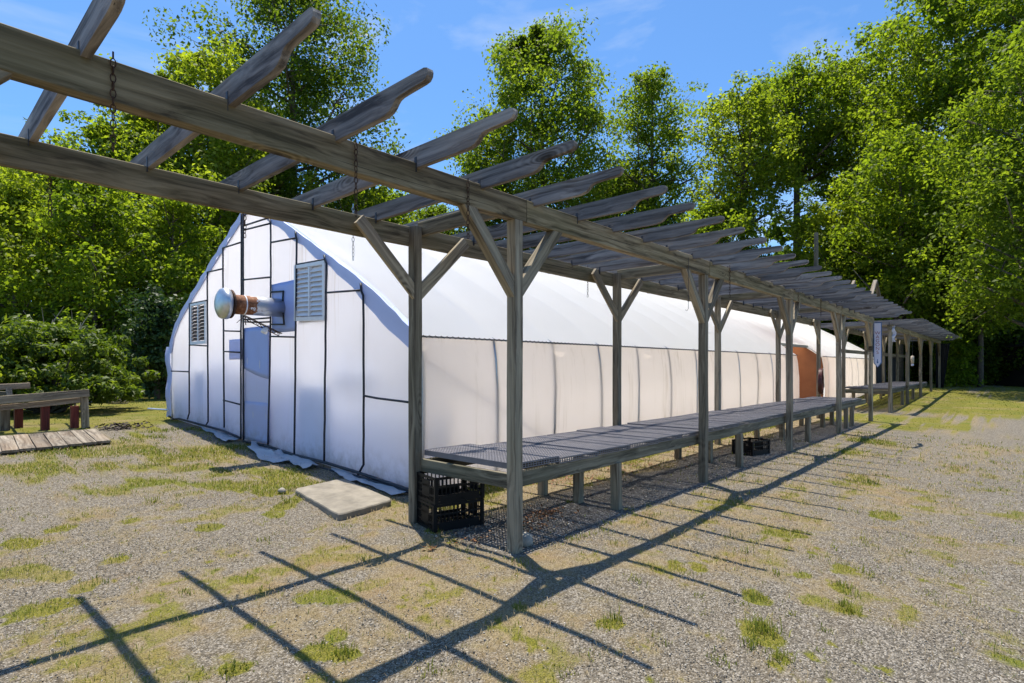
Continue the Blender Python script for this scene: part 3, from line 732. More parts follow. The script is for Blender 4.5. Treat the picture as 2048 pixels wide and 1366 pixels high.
# unseen boards added behind the sheet to shade it; benches further in
b = MB()
def inside(y0, y1, z0, z1, off=.07, t=.03): b.bx(GX0 + off - gb.x, GX0 + off + t - gb.x, y0 - gb.y, y1 - gb.y, z0 - gb.z, z1 - gb.z)
inside(5.72, 6.66, .2, .95, .25); inside(3.98, 4.82, .1, 1.25, .10)
inside(7.45, 8.2, .3, 1.0, .10); inside(8.55, 9.05, .3, 1.45, .10); inside(9.5, 10.3, .35, 1.05, .10); inside(2.95, 3.95, 1.30, 1.5, .28); inside(4.9, 5.6, .55, .66, .15); inside(4.9, 5.6, 1.05, 1.14, .15); inside(4.88, 4.98, .3, 1.4, .12)
inside(7.0, 7.3, .3, .75, .12); inside(7.0, 8.3, 1.5, 1.6, .3); inside(2.2, 3.9, .1, .35, .12); inside(2.15, 4.9, .1, 1.0, .45); inside(4.9, 10.2, .2, 1.5, .40)
for k in range(14):
    y0_ = 2.15 + k * .585; z0_ = gz1(GX0, y0_ + .3); inside(y0_, y0_ + .585, z0_ - .05, z0_ + .20 + .05 * math.sin(k * 2.3), .09)
b.build('shade_board', M['shadeboard'], gh)
b = MB()
b.bx(2.0 - gb.x, 26 - gb.x, 8.2 - gb.y, 10.0 - gb.y, 1.0 - gb.z, 1.08 - gb.z); b.bx(2.0 - gb.x, 14.5 - gb.x, 3.3 - gb.y, 4.9 - gb.y, .84 - gb.z, .9 - gb.z)
b.build('interior_bench', M['dark_interior'], gh)
MB().grid(lambda i, j: L_((GX0 + .15 + i * 2.7, 2.2 + j, gz1(GX0 + .15 + i * 2.7, 2.2 + j) + .05)), range(11), range(9)).build('bounce_floor', simple('white bounce floor', (.80, .78, .74), .8), gh)  # unseen white floor, added to bounce light out through the walls
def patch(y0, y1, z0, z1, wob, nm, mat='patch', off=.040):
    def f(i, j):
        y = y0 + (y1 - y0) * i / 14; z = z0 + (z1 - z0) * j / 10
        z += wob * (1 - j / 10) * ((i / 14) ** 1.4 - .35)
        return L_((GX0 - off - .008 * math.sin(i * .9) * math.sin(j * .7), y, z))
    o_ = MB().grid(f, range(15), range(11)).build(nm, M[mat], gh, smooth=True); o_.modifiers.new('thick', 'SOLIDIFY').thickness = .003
patch(5.72, 6.68, .30, 2.15, 0, 'door_sheet', 'doorsheet', .030); patch(5.74, 6.66, 1.36, 2.14, .16, 'shade_sheet', 'patch', .043); patch(5.74, 6.66, .28, .92, .0, 'shade_sheet', 'patch2', .043); patch(4.87, 5.64, 2.02, 2.78, 0, 'shade_sheet'); patch(6.72, 7.28, 1.62, 1.97, 0, 'shade_sheet', 'patch2')  # blue sheets laid over shaded parts of the gable; shade is their colour
# louvred windows
def louvre(y0, y1, z0, z1, skew, cols, tilt, dark, slat):
    x = GX0 - .05; fr = MB(); w = .055
    def P(y, z): return z + skew * (y - y0) / (y1 - y0)
    def bar(ya, za, yb, zb_, wd): fr.bar(L_((x, ya, za)), L_((x, yb, zb_)), .05, wd, up=(1, 0, 0)) if False else fr.bar(L_((x, ya, za)), L_((x, yb, zb_)), wd, .05, up=(1, 0, 0))
    bar(y0, P(y0, z0), y0, P(y0, z1), w); bar(y1, P(y1, z0), y1, P(y1, z1), w)
    bar(y0 + .03, P(y0, z0) + .027, y1 - .03, P(y1, z0) + .027, w); bar(y0 + .03, P(y0, z1) - .027, y1 - .03, P(y1, z1) - .027, w)
    ym = (y0 + y1) / 2; bar(ym, P(ym, z0) + .05, ym, P(ym, z1) - .05, .032)
    fo = fr.build('louvre_window', M['white_frame'], gh)
    sl = MB(); ns = 10
    for k in range(ns):
        z = z0 + .07 + (z1 - z0 - .14) * (k + .5) / ns
        for (a, c) in ((y0 + .03, ym - .02), (ym + .02, y1 - .03)):
            hh = (z1 - z0 - .14) / ns * .5
            q = [(x - tilt * hh * .35, a, P(a, z) - hh), (x - tilt * hh * .35, c, P(c, z) - hh), (x + .035, c, P(c, z) + hh * .92), (x + .035, a, P(a, z) + hh * .92)]
            sl.add([L_(p) for p in q], [(0, 1, 2, 3)])
    s = sl.build('louvre', slat, fo)
    so = s.modifiers.new('thick', 'SOLIDIFY'); so.thickness = .006
    if dark is None: return
    bk = MB().bx(x + .05 - gb.x, x + .056 - gb.x, y0 - gb.y, y1 - gb.y, min(z0, P(y1, z0)) - gb.z, max(z1, P(y1, z1)) - gb.z)
    bk.build('backing', dark, fo)
louvre(8.33, 9.08, 1.93, 2.74, 0, 2, 1, None, simple('backlit brown slats', (.10, .055, .03), .7))  # slats coloured brown to give their backlit silhouette
louvre(4.03, 4.83, 2.135, 2.955, .03, 2, 1, M['white_frame'], M['white_frame'])
# flue
FY, FZ = 5.32, 2.392
fp = MB().tube([(GX0 - .0, 0, 0), (.25, 0, 0), (-.05, 0, 0), (-.10, 0, 0)][0:1] + [(.3, 0, 0), (.0, 0, 0), (-.12, 0, 0)], .14, 24)
fl_ = fp.build('flue', M['flue'], gh, smooth=False, loc=L_((0, FY, FZ))); fl_.data.polygons.foreach_set('use_smooth', [len(p.vertices) == 4 for p in fl_.data.polygons])
MB().tube([(.035, 0, 0), (.050, 0, 0)], .146, 24).build('band', M['white_frame'], fl_)
ring = MB()
ring.tube([(-.13, 0, 0), (-.155, 0, 0)], .205, 26); ring.tube([(-.160, 0, 0), (-.18, 0, 0)], .19, 26); ring.build('cap_ring', M['chainrust'], fl_)
MB().tube([(-.182, 0, 0), (-.235, 0, 0), (-.27, 0, 0), (-.298, 0, 0), (-.313, 0, 0), (-.318, 0, 0)], [.222, .222, .205, .16, .09, .02], 28).build('flue_cap', M['galv'], fl_, smooth=True)
# lattice strut under the flue, flood lamp
b = MB(); a1 = Vector((.06, FY + .03, 2.245)); a2 = Vector((.62, FY + .03, 2.0))
for off in ((0, -.03, .0), (0, .03, .0), (0, 0, -.05)): b.tube([L_(a1 + Vector(off)), L_(a2 + Vector(off))], .007, 5)
pz = None
for k in range(15):
    p = a1.lerp(a2, k / 14) + Vector([(0, -.03, 0), (0, 0, -.05), (0, .03, 0), (0, 0, -.05)][k % 4])
    if pz is not None: b.tube([L_(pz), L_(p)], .005, 4)
    pz = p
b.tube([L_((.07, FY + .30, 2.15)), L_((.07, FY + .02, 2.24)), L_((.07, FY - .02, 2.1))], .006, 4)
b.build('flue_strut', M['chainrust'], gh)
MB().tube([L_((.40, FY + .05, 2.09)), L_((.55, FY + .30, 2.10))], .014, 8).build('rod', M['white_frame'], gh)
fl2 = MB().tube([L_((.395, FY + .02, 2.085)), L_((.375, FY + .02, 2.055)), L_((.355, FY + .02, 2.02)), L_((.345, FY + .02, 2.0))], [.022, .042, .05, .046], 12).build('flood_lamp', M['white_frame'], gh, smooth=True)
# doorway in the near side
dw = MB()
dw.bx(DO[0] - .06 - gb.x, DO[1] - gb.x, 2.50 - gb.y, 2.62 - gb.y, 2.16 - gb.z, 2.24 - gb.z)
dw.build('door_header', M['board'], gh)
pp = [(2.03, .05), (2.0, .9), (2.02, 1.5), (2.07, 1.82), (2.30, 1.98), (2.62, 2.2), (4.1, 2.2), (4.1, .05)]
MB().prism(pp, lambda u, v, w: L_((w, u, v)), DO[1] - .03, DO[1]).build('door_side', M['plywood'], gh)
MB().bx(DO[0] - gb.x, DO[1] - gb.x, 4.1 - gb.y, 4.13 - gb.y, .05 - gb.z, 2.2 - gb.z).build('door_back', M['plywood'], gh)
MB().prism(pp, lambda u, v, w: L_((w, u, v)), DO[0] - .03, DO[0]).build('door_side', M['plywood'], gh)
# pipe sticking out at the left corner
MB().tube([L_((.55, 10.3, .58)), L_((.30, 10.75, .60))], .022, 8).build('pipe_end', M['galv'], gh)

# loose plastic skirts on the ground
def sheet(pts, label, hh):
    c = np.mean(pts, axis=0); o_ = empty('plastic_sheet', (c[0], c[1], gz1(c[0], c[1])), label, 'plastic sheet')
    n_ = len(pts); V = []; rings = 7
    for r in range(rings + 1):
        t = r / rings
        for i in range(n_ * 4):
            a = i / 4; i0 = int(a) % n_; i1 = (i0 + 1) % n_; f = a - int(a)
            x = (pts[i0][0] * (1 - f) + pts[i1][0] * f); y = (pts[i0][1] * (1 - f) + pts[i1][1] * f)
            e_ = 1 + .30 * (float(fbm(np.array(x * 9), np.array(y * 9), 31)) - .5) * (r == rings)
            x = c[0] + (x - c[0]) * t * e_; y = c[1] + (y - c[1]) * t * e_
            z = gz1(x, y) + .012 + 1.5 * hh * (float(fbm(np.array(x * 7), np.array(y * 7), 77)) ** 1.6) * (.35 + .65 * min(1, max(0, (x - .2) / .4)))
            V.append((x - c[0], y - c[1], z - o_.location.z))
    m4 = n_ * 4
    Fc = [(r * m4 + i, r * m4 + (i + 1) % m4, (r + 1) * m4 + (i + 1) % m4, (r + 1) * m4 + i) for r in range(rings) for i in range(m4)]
    MB().add(V, Fc).build('sheet', M['skirt'], o_, smooth=True)
sheet([(.62, 9.0), (.62, 8.2), (.62, 7.3), (.60, 6.85), (.36, 6.80), (.40, 7.4), (.52, 7.7), (.55, 8.3)], 'torn white plastic sheet on the ground at the left half of the greenhouse end', .09)
sheet([(.62, 6.2), (.62, 5.5), (.60, 4.9), (.56, 4.2), (.46, 4.0), (.30, 4.05), (.36, 4.55), (.20, 4.7), (.16, 5.1), (.30, 5.5), (.38, 5.95)], 'crumpled white plastic sheet on the ground below the flue', .10)
sheet([(.60, 3.9), (.62, 3.3), (.62, 2.7), (.60, 2.2), (.40, 2.25), (.46, 2.8), (.42, 3.2), (.50, 3.6)], 'narrow white plastic strip on the ground behind the concrete slab', .05)

# ------------------------------------------------------------------ small things
# concrete slab
b = MB(); q = [(-.33, 3.08), (.38, 3.20), (.22, 1.93), (-.50, 1.83)]; zt = .072
c = np.mean(q, axis=0); q4 = q; q = []
for i in range(4):
    a_, b_ = q4[i], q4[(i + 1) % 4]
    for k in range(14):
        t_ = k / 14; j_ = random.uniform(-.010, .006) - (.03 if k == 0 else 0)
        x_, y_ = a_[0] + (b_[0] - a_[0]) * t_, a_[1] + (b_[1] - a_[1]) * t_; L_q = math.hypot(x_ - c[0], y_ - c[1]); q.append((x_ + (x_ - c[0]) / L_q * j_, y_ + (y_ - c[1]) / L_q * j_))
nq = len(q); V = []
for z, k in ((-.06, 1.0), (zt - .012, 1.0), (zt, .985)): V += [(c[0] + (x - c[0]) * k, c[1] + (y - c[1]) * k, z + .03 * (y - 2.4)) for x, y in q]
Fc = [(i, i + nq, (i + 1) % nq + nq, (i + 1) % nq) for i in range(nq)] + [(i + nq, i + 2 * nq, (i + 1) % nq + 2 * nq, (i + 1) % nq + nq) for i in range(nq)] + [tuple(range(2 * nq, 3 * nq))[::-1]]
slab = MB().add([(x - c[0], y - c[1], z) for x, y, z in V], Fc).build('concrete_slab', M['concrete'], loc=(c[0], c[1], .02))
tag(slab, 'flat square concrete slab on the gravel in front of the greenhouse', 'slab')
def stone_obj(name, x, y, s, mat, label, group=None, zs=.7, sink=.35):
    import bmesh
    bm = bmesh.new(); bmesh.ops.create_icosphere(bm, subdivisions=2, radius=1)
    o1, o2 = random.uniform(0, 50), random.uniform(0, 50)
    for v in bm.verts:
        k = 1 + .5 * (float(fbm(np.array(v.co.x * 1.3 + o1 + v.co.z), np.array(v.co.y * 1.3 + o2 - v.co.z), 5, 2)) - .5)
        v.co = Vector((v.co.x * k * s, v.co.y * k * s * .8, v.co.z * k * s * zs))
    me = bpy.data.meshes.new(name); bm.to_mesh(me); bm.free(); me.materials.append(mat)
    me.polygons.foreach_set('use_smooth', [True] * len(me.polygons))
    o = bpy.data.objects.new(name, me); COL.objects.link(o); o.location = (x, y, gz1(x, y) + s * zs * (1 - sink)); o.rotation_euler[2] = random.uniform(0, 6)
    return tag(o, label, 'rock', group)
stone_obj('rock', .20, .06, .085, M['rock'], 'round brown stone on the gravel right behind the front corner post')
stone_obj('rock', -.42, 3.16, .05, M['rock'], 'small grey stone at the left corner of the concrete slab')
x, y, d = onground(180, 1327 - 0)
for i in range(9):
    px = 182 + i * 4.6 + random.uniform(-1, 1); x, y = at(px, 17.6 + random.uniform(-.5, .5)); stone_obj('edging_stone', x, y, random.uniform(.16, .24), M['bluerock'], 'blue grey stone in the left part of the lawn edging', 'lawn edging stones')
for i in range(7):
    px = 212 + i * 5 + random.uniform(-1, 1); x, y = at(px, 17.4 + random.uniform(-.5, .5)); stone_obj('edging_stone', x, y, random.uniform(.15, .23), M['tanrock'], 'tan stone in the right part of the lawn edging', 'lawn edging stones')

# crates
def crate_parts(root, L=.52, W=.385, H=.245):
    b = MB(); t = .008
    for sx in (-1, 1):
        for sy in (-1, 1): b.box((sx * (L / 2 - .012), sy * (W / 2 - .012), H / 2), (.030, .030, H))
    for z, hh in ((.012, .024), (H * .30, .014), (H * .62, .016), (H - .012, .024)):
        for s in (-1, 1): b.box((0, s * (W / 2 - t / 2), z), (L - .03, t, hh)); b.box((s * (L / 2 - t / 2), 0, z), (t, W - .03, hh))
    nx = 12
    for i in range(nx):
        x = -L / 2 + .03 + (L - .06) * i / (nx - 1)
        for s in (-1, 1): b.box((x, s * (W / 2 - t / 2), H / 2), (.010, t * .8, H - .02))
    for i in range(12):
        y = -W / 2 + .03 + (W - .06) * i / 11
        for s in (-1, 1): b.box((s * (L / 2 - t / 2), y, H / 2), (t * .8, .008, H - .02))
    for s in (-1, 1):
        b.box((s * (L / 2 - .003), 0, H * .52), (.006, W * .36, H * .62)); b.box((0, s * (W / 2 - .003), H * .18), (L * .80, .006, H * .18))
    for i in range(17): b.box((-L / 2 + .02 + (L - .04) * i / 16, 0, .008), (.008, W - .02, .010))
    for i in range(13): b.box((0, -W / 2 + .02 + (W - .04) * i / 12, .009), (L - .02, .008, .010))
    b.build('basket', M['blackplastic'], root)
    for s in (-1, 1):
        h = MB().tube([(-.075, s * (W / 2 - .008), H), (-.06, s * (W / 2 - .008), H + .025), (-.03, s * (W / 2 - .008), H + .040), (.03, s * (W / 2 - .008), H + .040), (.06, s * (W / 2 - .008), H + .025), (.075, s * (W / 2 - .008), H)], .009, 6)
        h.build('handle', M['blackplastic'], root)
cang = math.atan2(.741 - .857, .423 + .016)
cx_, cy_ = (.18 + .01, 1.00)
c1 = empty('plastic_crate', (cx_, cy_, gz1(cx_, cy_)), 'black vented plastic crate on the gravel, lower of the stack by the corner post', 'crate', 'black plastic crates', cang); crate_parts(c1)
c2 = copy_tree(c1); c2.location = (cx_ + .005, cy_, c1.location.z + .248); c2.rotation_euler[2] = cang + .03
tag(c2, 'black vented plastic crate on top of the stack under the bench end', 'crate', 'black plastic crates')
c3 = copy_tree(c1); c3.location = (6.55, .40, gz1(6.55, .4)); c3.rotation_euler[2] = -.22
tag(c3, 'single black plastic crate on the gravel under the middle of the bench', 'crate', 'black plastic crates')

# chains
def chain_mesh(nl, ll=.040, r=.0028, w=.0105):
    b = MB()
    for k in range(nl):
        z = -k * (ll - 2.2 * r); pts = []
        for a in range(10):
            t = 2 * math.pi * a / 10; u = math.cos(t) * w; v = math.sin(t) * (ll / 2)
            tw = .35 * math.sin(k * .7)
            d = (u * math.cos(tw), u * math.sin(tw), z + v - ll / 2) if k % 2 == 0 else (-u * math.sin(tw), u * math.cos(tw), z + v - ll / 2)
            pts.append(d)
        b.tube(pts, r, 5, closed=True)
    b.tube([(0, 0, .0), (0, .0, .03)], .004, 5)
    return b
for x, y, zt, nl, mat, lab in [(-2.735, -.058, 2.865, 12, 'chainrust', 'rusty chain hanging over the front beam at the far left of the pergola'), (-1.507, -.058, 2.85, 13, 'chainrust', 'rusty chain hanging over the front beam, left of the front corner post by two rafters'),
    (-.575, -.058, 2.84, 12, 'chainrust', 'rusty chain hanging over the front beam just left of the front corner post'), (-2.735, 1.40, 2.87, 13, 'chainrust', 'dark chain hanging behind the rear beam in front of the leftmost trees'),
    (-1.56, 1.40, 2.87, 11, 'chainrust', 'dark chain hanging behind the rear beam before the peak of the greenhouse end'), (-.61, 1.40, 2.93, 14, 'galv', 'bright steel chain hanging before the white greenhouse roof'),
    (4.40, -.058, 2.87, 12, 'chainrust', 'dark chain on the front beam right of the second front post'), (7.65, -.058, 2.87, 11, 'chainrust', 'dark chain on the front beam right of the third front post'),
    (3.08, 1.40, 2.87, 12, 'chainrust', 'thin chain on the rear beam behind the second front post'), (9.2, -.058, 2.87, 11, 'chainrust', 'dark chain on the front beam between the third and fourth front posts')]:
    o = chain_mesh(nl).build('chain', M[mat], loc=(x, y, zt), rot=(0, 0, random.uniform(-.3, .3))); tag(o, lab, 'chain', 'chains hanging from the pergola')
wh = MB().tube([(0, 0, 0), (.005, 0, -.3), (0, 0, -.62), (0, .02, -.645), (0, .04, -.63)], .003, 5).build('wire_hook', M['tie'], loc=(3.09, -.058, 2.82)); tag(wh, 'long thin wire hook hanging at the second front post', 'hook')

# sign
sg = empty('sign', (14.66, -.16, 1.45), 'tall white arrow sign reading WAGONS on the last post of the near pergola', 'sign')
pts = [(-.095, 2.70), (.095, 2.70), (.095, 1.60), (0, 1.47), (-.095, 1.60)]
bo = lambda k, x0, x1, nm, mt: MB().prism([(u * k, 2.08 + (v - 2.08) * (1 - (1 - k) * .16)) for u, v in pts], lambda u, v, w: (w - 14.66, u, v - 1.45), x0, x1).build(nm, mt, sg)
bo(1.0, 14.655, 14.675, 'board', M['signblue']); bo(.80, 14.650, 14.654, 'face', M['signwhite'])
def letters(txt, z0, dz, size):
    for i, ch in enumerate(txt):
        cu = bpy.data.curves.new('letter', 'FONT'); cu.body = ch; cu.size = size; cu.align_x = 'CENTER'; cu.extrude = .001
        t = bpy.data.objects.new('tmp', cu); COL.objects.link(t)
        me = bpy.data.meshes.new_from_object(t); bpy.data.objects.remove(t); me.materials.clear(); me.materials.append(M['signtext'])
        o = bpy.data.objects.new('letter', me); COL.objects.link(o); o.parent = sg
        o.rotation_euler = (R(90), 0, R(-90)); o.location = (-.0115, 0, z0 - i * dz - 1.45)
letters('WAGONS', 2.37, .105, .125)
MB().prism([(-.008, 1.70), (.008, 1.70), (.008, 1.63), (.028, 1.63), (0, 1.58), (-.028, 1.63), (-.008, 1.63)], lambda u, v, w: (w - 14.66, u, v - 1.45), 14.6475, 14.6495).build('arrow', M['signblue'], sg)

# hose coil on the rear post
hs = MB()
for k in range(6):
    pts = []
    for a in range(22):
        t = 2 * math.pi * a / 22; rx = .30 + .012 * k + random.uniform(-.004, .004); rz = .36 + random.uniform(-.015, .015)
        pts.append((rx * math.cos(t) * (1 - .12 * math.sin(t)), -.02 + .014 * k + random.uniform(-.01, .01), rz * math.sin(t) - .36))
    hs.tube(pts, .012, 6, closed=True)
h = hs.build('hose', M['hose'], smooth=True, loc=(14.42, 1.16, 1.44), rot=(0, 0, R(8))); tag(h, 'dark red garden hose coiled on the rear post by the brown doorway', 'hose')

# far curtain and hanging things
def curtain(name, x0, y0, x1, y1, zt, zb, label, taper=0):
    b = MB(); k = 30
    def f(i, j):
        t = i / k; s = j / 8; tt = t * (1 - taper * s); x = x0 + (x1 - x0) * tt; y = y0 + (y1 - y0) * tt; z = zt + (zb - zt) * s
        w = .05 * math.sin(t * 40) * (.4 + .6 * s); dx, dy = (y1 - y0), -(x1 - x0); L = math.hypot(dx, dy); return (x - x0 + dx / L * w, y - y0 + dy / L * w, z)
    o = b.grid(f, range(k + 1), range(9)).build(name, M['shadecloth'], smooth=True, loc=(x0, y0, 0)); so = o.modifiers.new('thick', 'SOLIDIFY'); so.thickness = .006
    return tag(o, label, 'shade cloth')
curtain('shade_cloth', 32.45, .15, 32.45, -.42, 2.66, .42, 'black shade cloth gathered at the far end of the far pergola', .45)
curtain('shade_cloth', 26.2, 1.75, 28.6, 1.75, 2.75, .40, 'black shade cloth hanging behind the far bench')
curtain('shade_cloth', 29.8, 1.75, 32.2, 1.75, 2.0, .40, 'low black shade cloth hanging behind the far end of the far bench')
bt = empty('wind_chime', (24.0, .15, 1.53), 'pale wind chime hanging above the far bench', 'wind chime')
MB().tube([(0, 0, .40), (0, 0, .38), (0, 0, .10), (0, 0, .095)], [.02, .055, .055, .02], 10).build('tube', M['board'], bt, smooth=True)
MB().tube([(0, 0, .08), (0, 0, .0)], .045, 10).build('clapper', M['signwhite'], bt); MB().tube([(0, 0, .4), (0, 0, 1.12)], .004, 4).build('cord', M['cord'], bt)
rb = MB().grid(lambda i, j: (.05 * math.sin(i * 2.1) * (j), .10 * (j - .5) + .03 * math.sin(i * 1.4), -.5 * i / 7), range(8), (0, 1)).build('ribbon', M['signwhite'], loc=(17.78, -.09, 2.78)); tag(rb, 'white ribbon tied on the first post of the far pergola', 'ribbon')
rb.modifiers.new('thick', 'SOLIDIFY').thickness = .004

# plank platform and rack at the left
dk = empty('plank_platform', (-1.6, 7.6, gz1(-1.6, 7.6)), 'low weathered plank platform on the grass at the left', 'platform'); db = Vector(dk.location)
def og(px, py, up):
    z = up
    for _ in range(8):
        d = (CH - z) * F / (py - HY); x, y = at(px, d); z = gz1(x, y) + up
    return np.array([x, y, z])
A0 = og(-70, 909, .07); A1 = og(222, 880, .07); B1 = og(192, 857, .07); B0 = og(-70, 877, .07)
for k in range(9):
    t = (k + .5) / 9; a = A0 + (A1 - A0) * t; c = B0 + (B1 - B0) * t; e = random.uniform(-.03, .03)
    lumber('plank', (a[0], a[1] + e, a[2] - .02), (c[0], c[1] + e, c[2] - .02), np.linalg.norm(A1 - A0) / 9 * .93, .036, M['deck'], dk, base=db)
for t in (.06, .5, .94):
    a = A0 * (1 - t) + B0 * t; c = A1 * (1 - t) + B1 * t; lumber('joist', (a[0], a[1], a[2] - .075), (c[0], c[1], c[2] - .075), .04, .07, M['bench'], dk, base=db)
rk = empty('potting_rack', (-1.6, 9.7, gz1(-1.6, 9.7)), 'old grey wooden rack with red legs behind the plank platform', 'rack'); kb = Vector(rk.location)
def rz(px, py, d): return at(px, d) + (hgt(py, d),)
def seg(nm, p, q, w, h, mat, up=(0, 0, 1)): lumber(nm, p, q, w, h, mat, rk, up, kb)
D1 = onground(169, 855)[2]; D0 = onground(10, 866)[2]; dq = lambda px: D0 + (D1 - D0) * (px - 10) / 159.
seg('top_rail', rz(-60, 805, dq(-60) - .06), rz(178, 786, dq(178) - .06), .05, .135, M['post'])
seg('lower_rail', rz(-60, 822, dq(-60) - .02), rz(160, 800, dq(160) - .02), .04, .10, M['deck'])
seg('back_rail', rz(-60, 806, dq(-60) + .9), rz(150, 790, dq(150) + .9), .05, .12, M['bench'])
for px in (-20, 40, 100, 150): seg('joist', rz(px, 803 - px * .08, dq(px)), rz(px - 14, 800 - px * .07, dq(px) + .9), .04, .09, M['bench'])
seg('leg', rz(168, 790, D1), rz(171, 856, D1), .11, .11, M['post'])
for px, d in ((149, dq(149) + .06), (90, dq(90) + .06), (37, dq(37) + .5), (-30, dq(-30) + .06)):
    x, y = at(px, d); seg('leg', (x, y, hgt(812, d)), (x, y, gz1(x, y) - .03), .12, .12, M['redwood'])
x, y = at(10, dq(10) + .3); seg('leg', (x, y, hgt(815, dq(10) + .3)), (x, y, gz1(x, y) - .03), .13, .13, M['deck'])
seg('shelf', rz(-60, 783, 9.6), rz(18, 787, 9.9), .3, .05, M['bench'])
seg('loose_board', rz(-40, 776, 9.6), rz(60, 771, 10.0), .12, .10, M['deck'])
seg('prop', rz(17, 776, 9.8), rz(19, 792, 9.8), .08, .08, M['deck'])

# shed in the woods on the right
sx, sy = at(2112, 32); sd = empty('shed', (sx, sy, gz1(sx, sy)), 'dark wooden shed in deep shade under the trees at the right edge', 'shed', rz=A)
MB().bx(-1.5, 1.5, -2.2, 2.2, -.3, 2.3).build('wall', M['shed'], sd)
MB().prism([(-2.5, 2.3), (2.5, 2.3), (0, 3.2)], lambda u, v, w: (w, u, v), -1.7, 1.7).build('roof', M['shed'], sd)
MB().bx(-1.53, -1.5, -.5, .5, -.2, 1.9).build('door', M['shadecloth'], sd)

# ------------------------------------------------------------------ trees
def unit(v): return v / np.maximum(np.linalg.norm(v, axis=-1, keepdims=True), 1e-6)
def leaves(centers, rads, per, size, rs, flat=.75, updir=.45, aspect=.62):
    C = np.repeat(centers, per, 0); r = np.repeat(rads, per)
    d = unit(rs.normal(size=(len(C), 3))); rr = rs.rand(len(C)) ** .45
    p = C + d * (r * rr)[:, None] * np.array([1, 1, flat])
    nrm = unit(d * .55 + np.array([0, 0, updir]) + rs.normal(size=d.shape) * .55)
    t = unit(np.cross(nrm, unit(rs.normal(size=d.shape)))); b = np.cross(nrm, t)
    s = (size * rs.uniform(.5, 1.45, len(C)))[:, None]
    V = np.stack([p - t * s, p - b * s * aspect + nrm * s * .15, p + t * s * 1.05 - nrm * s * .2, p + b * s * aspect + nrm * s * .15], 1)
    return V.reshape(-1, 3)
def profile(kind, t):
    t = np.clip(t, 0, 1)
    if kind == 'cone': return np.interp(t, [0, .12, .35, .6, .8, .93, 1], [.45, .85, 1, .78, .50, .26, .05])
    if kind == 'round': return np.interp(t, [0, .12, .4, .7, .9, 1], [.45, .8, 1, .88, .52, .12])
    if kind == 'column': return np.interp(t, [0, .15, .5, .8, .94, 1], [.6, .9, 1, .78, .42, .08])
    return np.interp(t, [0, .1, .4, .7, .9, 1], [.7, .95, 1, .85, .5, .1])
NT = [0]
def tree(name, label, px, depth, top, half, bottom, kind, mat, leaf=.20, dens=1.0, bark='bark', lean=0, group='trees around the yard', trunk_r=None, sd=None, cat='tree', open_=.0, limbvis=1.0):
    NT[0] += 1; rs = np.random.RandomState(sd or 100 + NT[0] * 7)
    x, y = at(px, depth); z0 = gz1(x, y); H = hgt(top, depth) - z0; cb = max(.4, hgt(bottom, depth) - z0); Rm = half / F * depth
    root = empty(name, (x, y, z0), label, cat, group)
    # trunk
    tr = trunk_r or max(.09, H * .0125); pts = []; rr = []
    for k in range(9):
        t = k / 8; pts.append((lean * t * t + .12 * math.sin(t * 5 + NT[0]) * H * .03, .1 * math.cos(t * 4 + NT[0]) * H * .03, -.1 + t * H * .93)); rr.append(tr * (1 - .88 * t) + .012)
    b = MB(); b.tube(pts, rr, 9)
    def axis_pt(z):
        t = min(1, max(0, z / (H * .93))); k = min(7, int(t * 8)); f = t * 8 - k; return np.array(pts[k]) * (1 - f) + np.array(pts[k + 1]) * f
    cs = []; rd = []
    nl = int(18 + H * .75)
    for i in range(nl):
        t = (i + rs.rand()) / nl; zc = cb + (H - cb) * t * .97; Rr = Rm * float(profile(kind, t)) * rs.uniform(.62, 1.08)
        a = i * 2.4 + rs.rand() * .9; e = np.array([math.cos(a) * Rr, math.sin(a) * Rr, 0]); c0 = axis_pt(max(.3, zc - Rr * .55)); c1 = axis_pt(zc) + e + np.array([0, 0, rs.uniform(-.05, .25) * Rr])
        mid = (c0 + c1) / 2 + np.array([rs.normal() * .1, rs.normal() * .1, -.03]) * Rr
        lr = max(.022, tr * .48 * (1 - t) + .024)
        b.tube([c0, mid, c1], [lr, lr * .65, .012], 5)
        cl = max(.55, Rr * .40)
        for q in range(6 if Rr > 1.2 else 4):
            f = rs.uniform(.30, 1.02); off = rs.normal(size=3) * cl * np.array([.75, .75, .55])
            p = c0 + (c1 - c0) * f + off; cs.append(p); rd.append(cl * rs.uniform(.55, 1.05))
            if q < 2: b.tube([c0 + (c1 - c0) * f * .8, p], [lr * .4, .008], 4, cap=False)
    for i in range(int(nl * 2.6)):
        t = rs.rand(); a = rs.rand() * 6.28; rr_ = Rm * float(profile(kind, t)) * math.sqrt(rs.uniform(.1, .95)); cs.append(axis_pt(cb + (H - cb) * t) + np.array([math.cos(a) * rr_, math.sin(a) * rr_, 0])); rd.append(Rm * rs.uniform(.15, .30) + .25)
    leaf *= .66
    cs = np.array(cs); rd = np.array(rd); keep = rs.rand(len(cs)) > open_
    cs = cs[keep]; rd = rd[keep]
    vol = (rd ** 2).sum(); per = int(np.clip(dens * 1.4 * vol / (leaf * leaf) / len(cs), 20, 1500))
    b.build('trunk', M[bark], root, smooth=True)
    V = leaves(cs, rd, per, leaf, rs)
    mesh_np('crown', V, np.arange(len(V)).reshape(-1, 4), M[mat], root)
    return root

T = tree
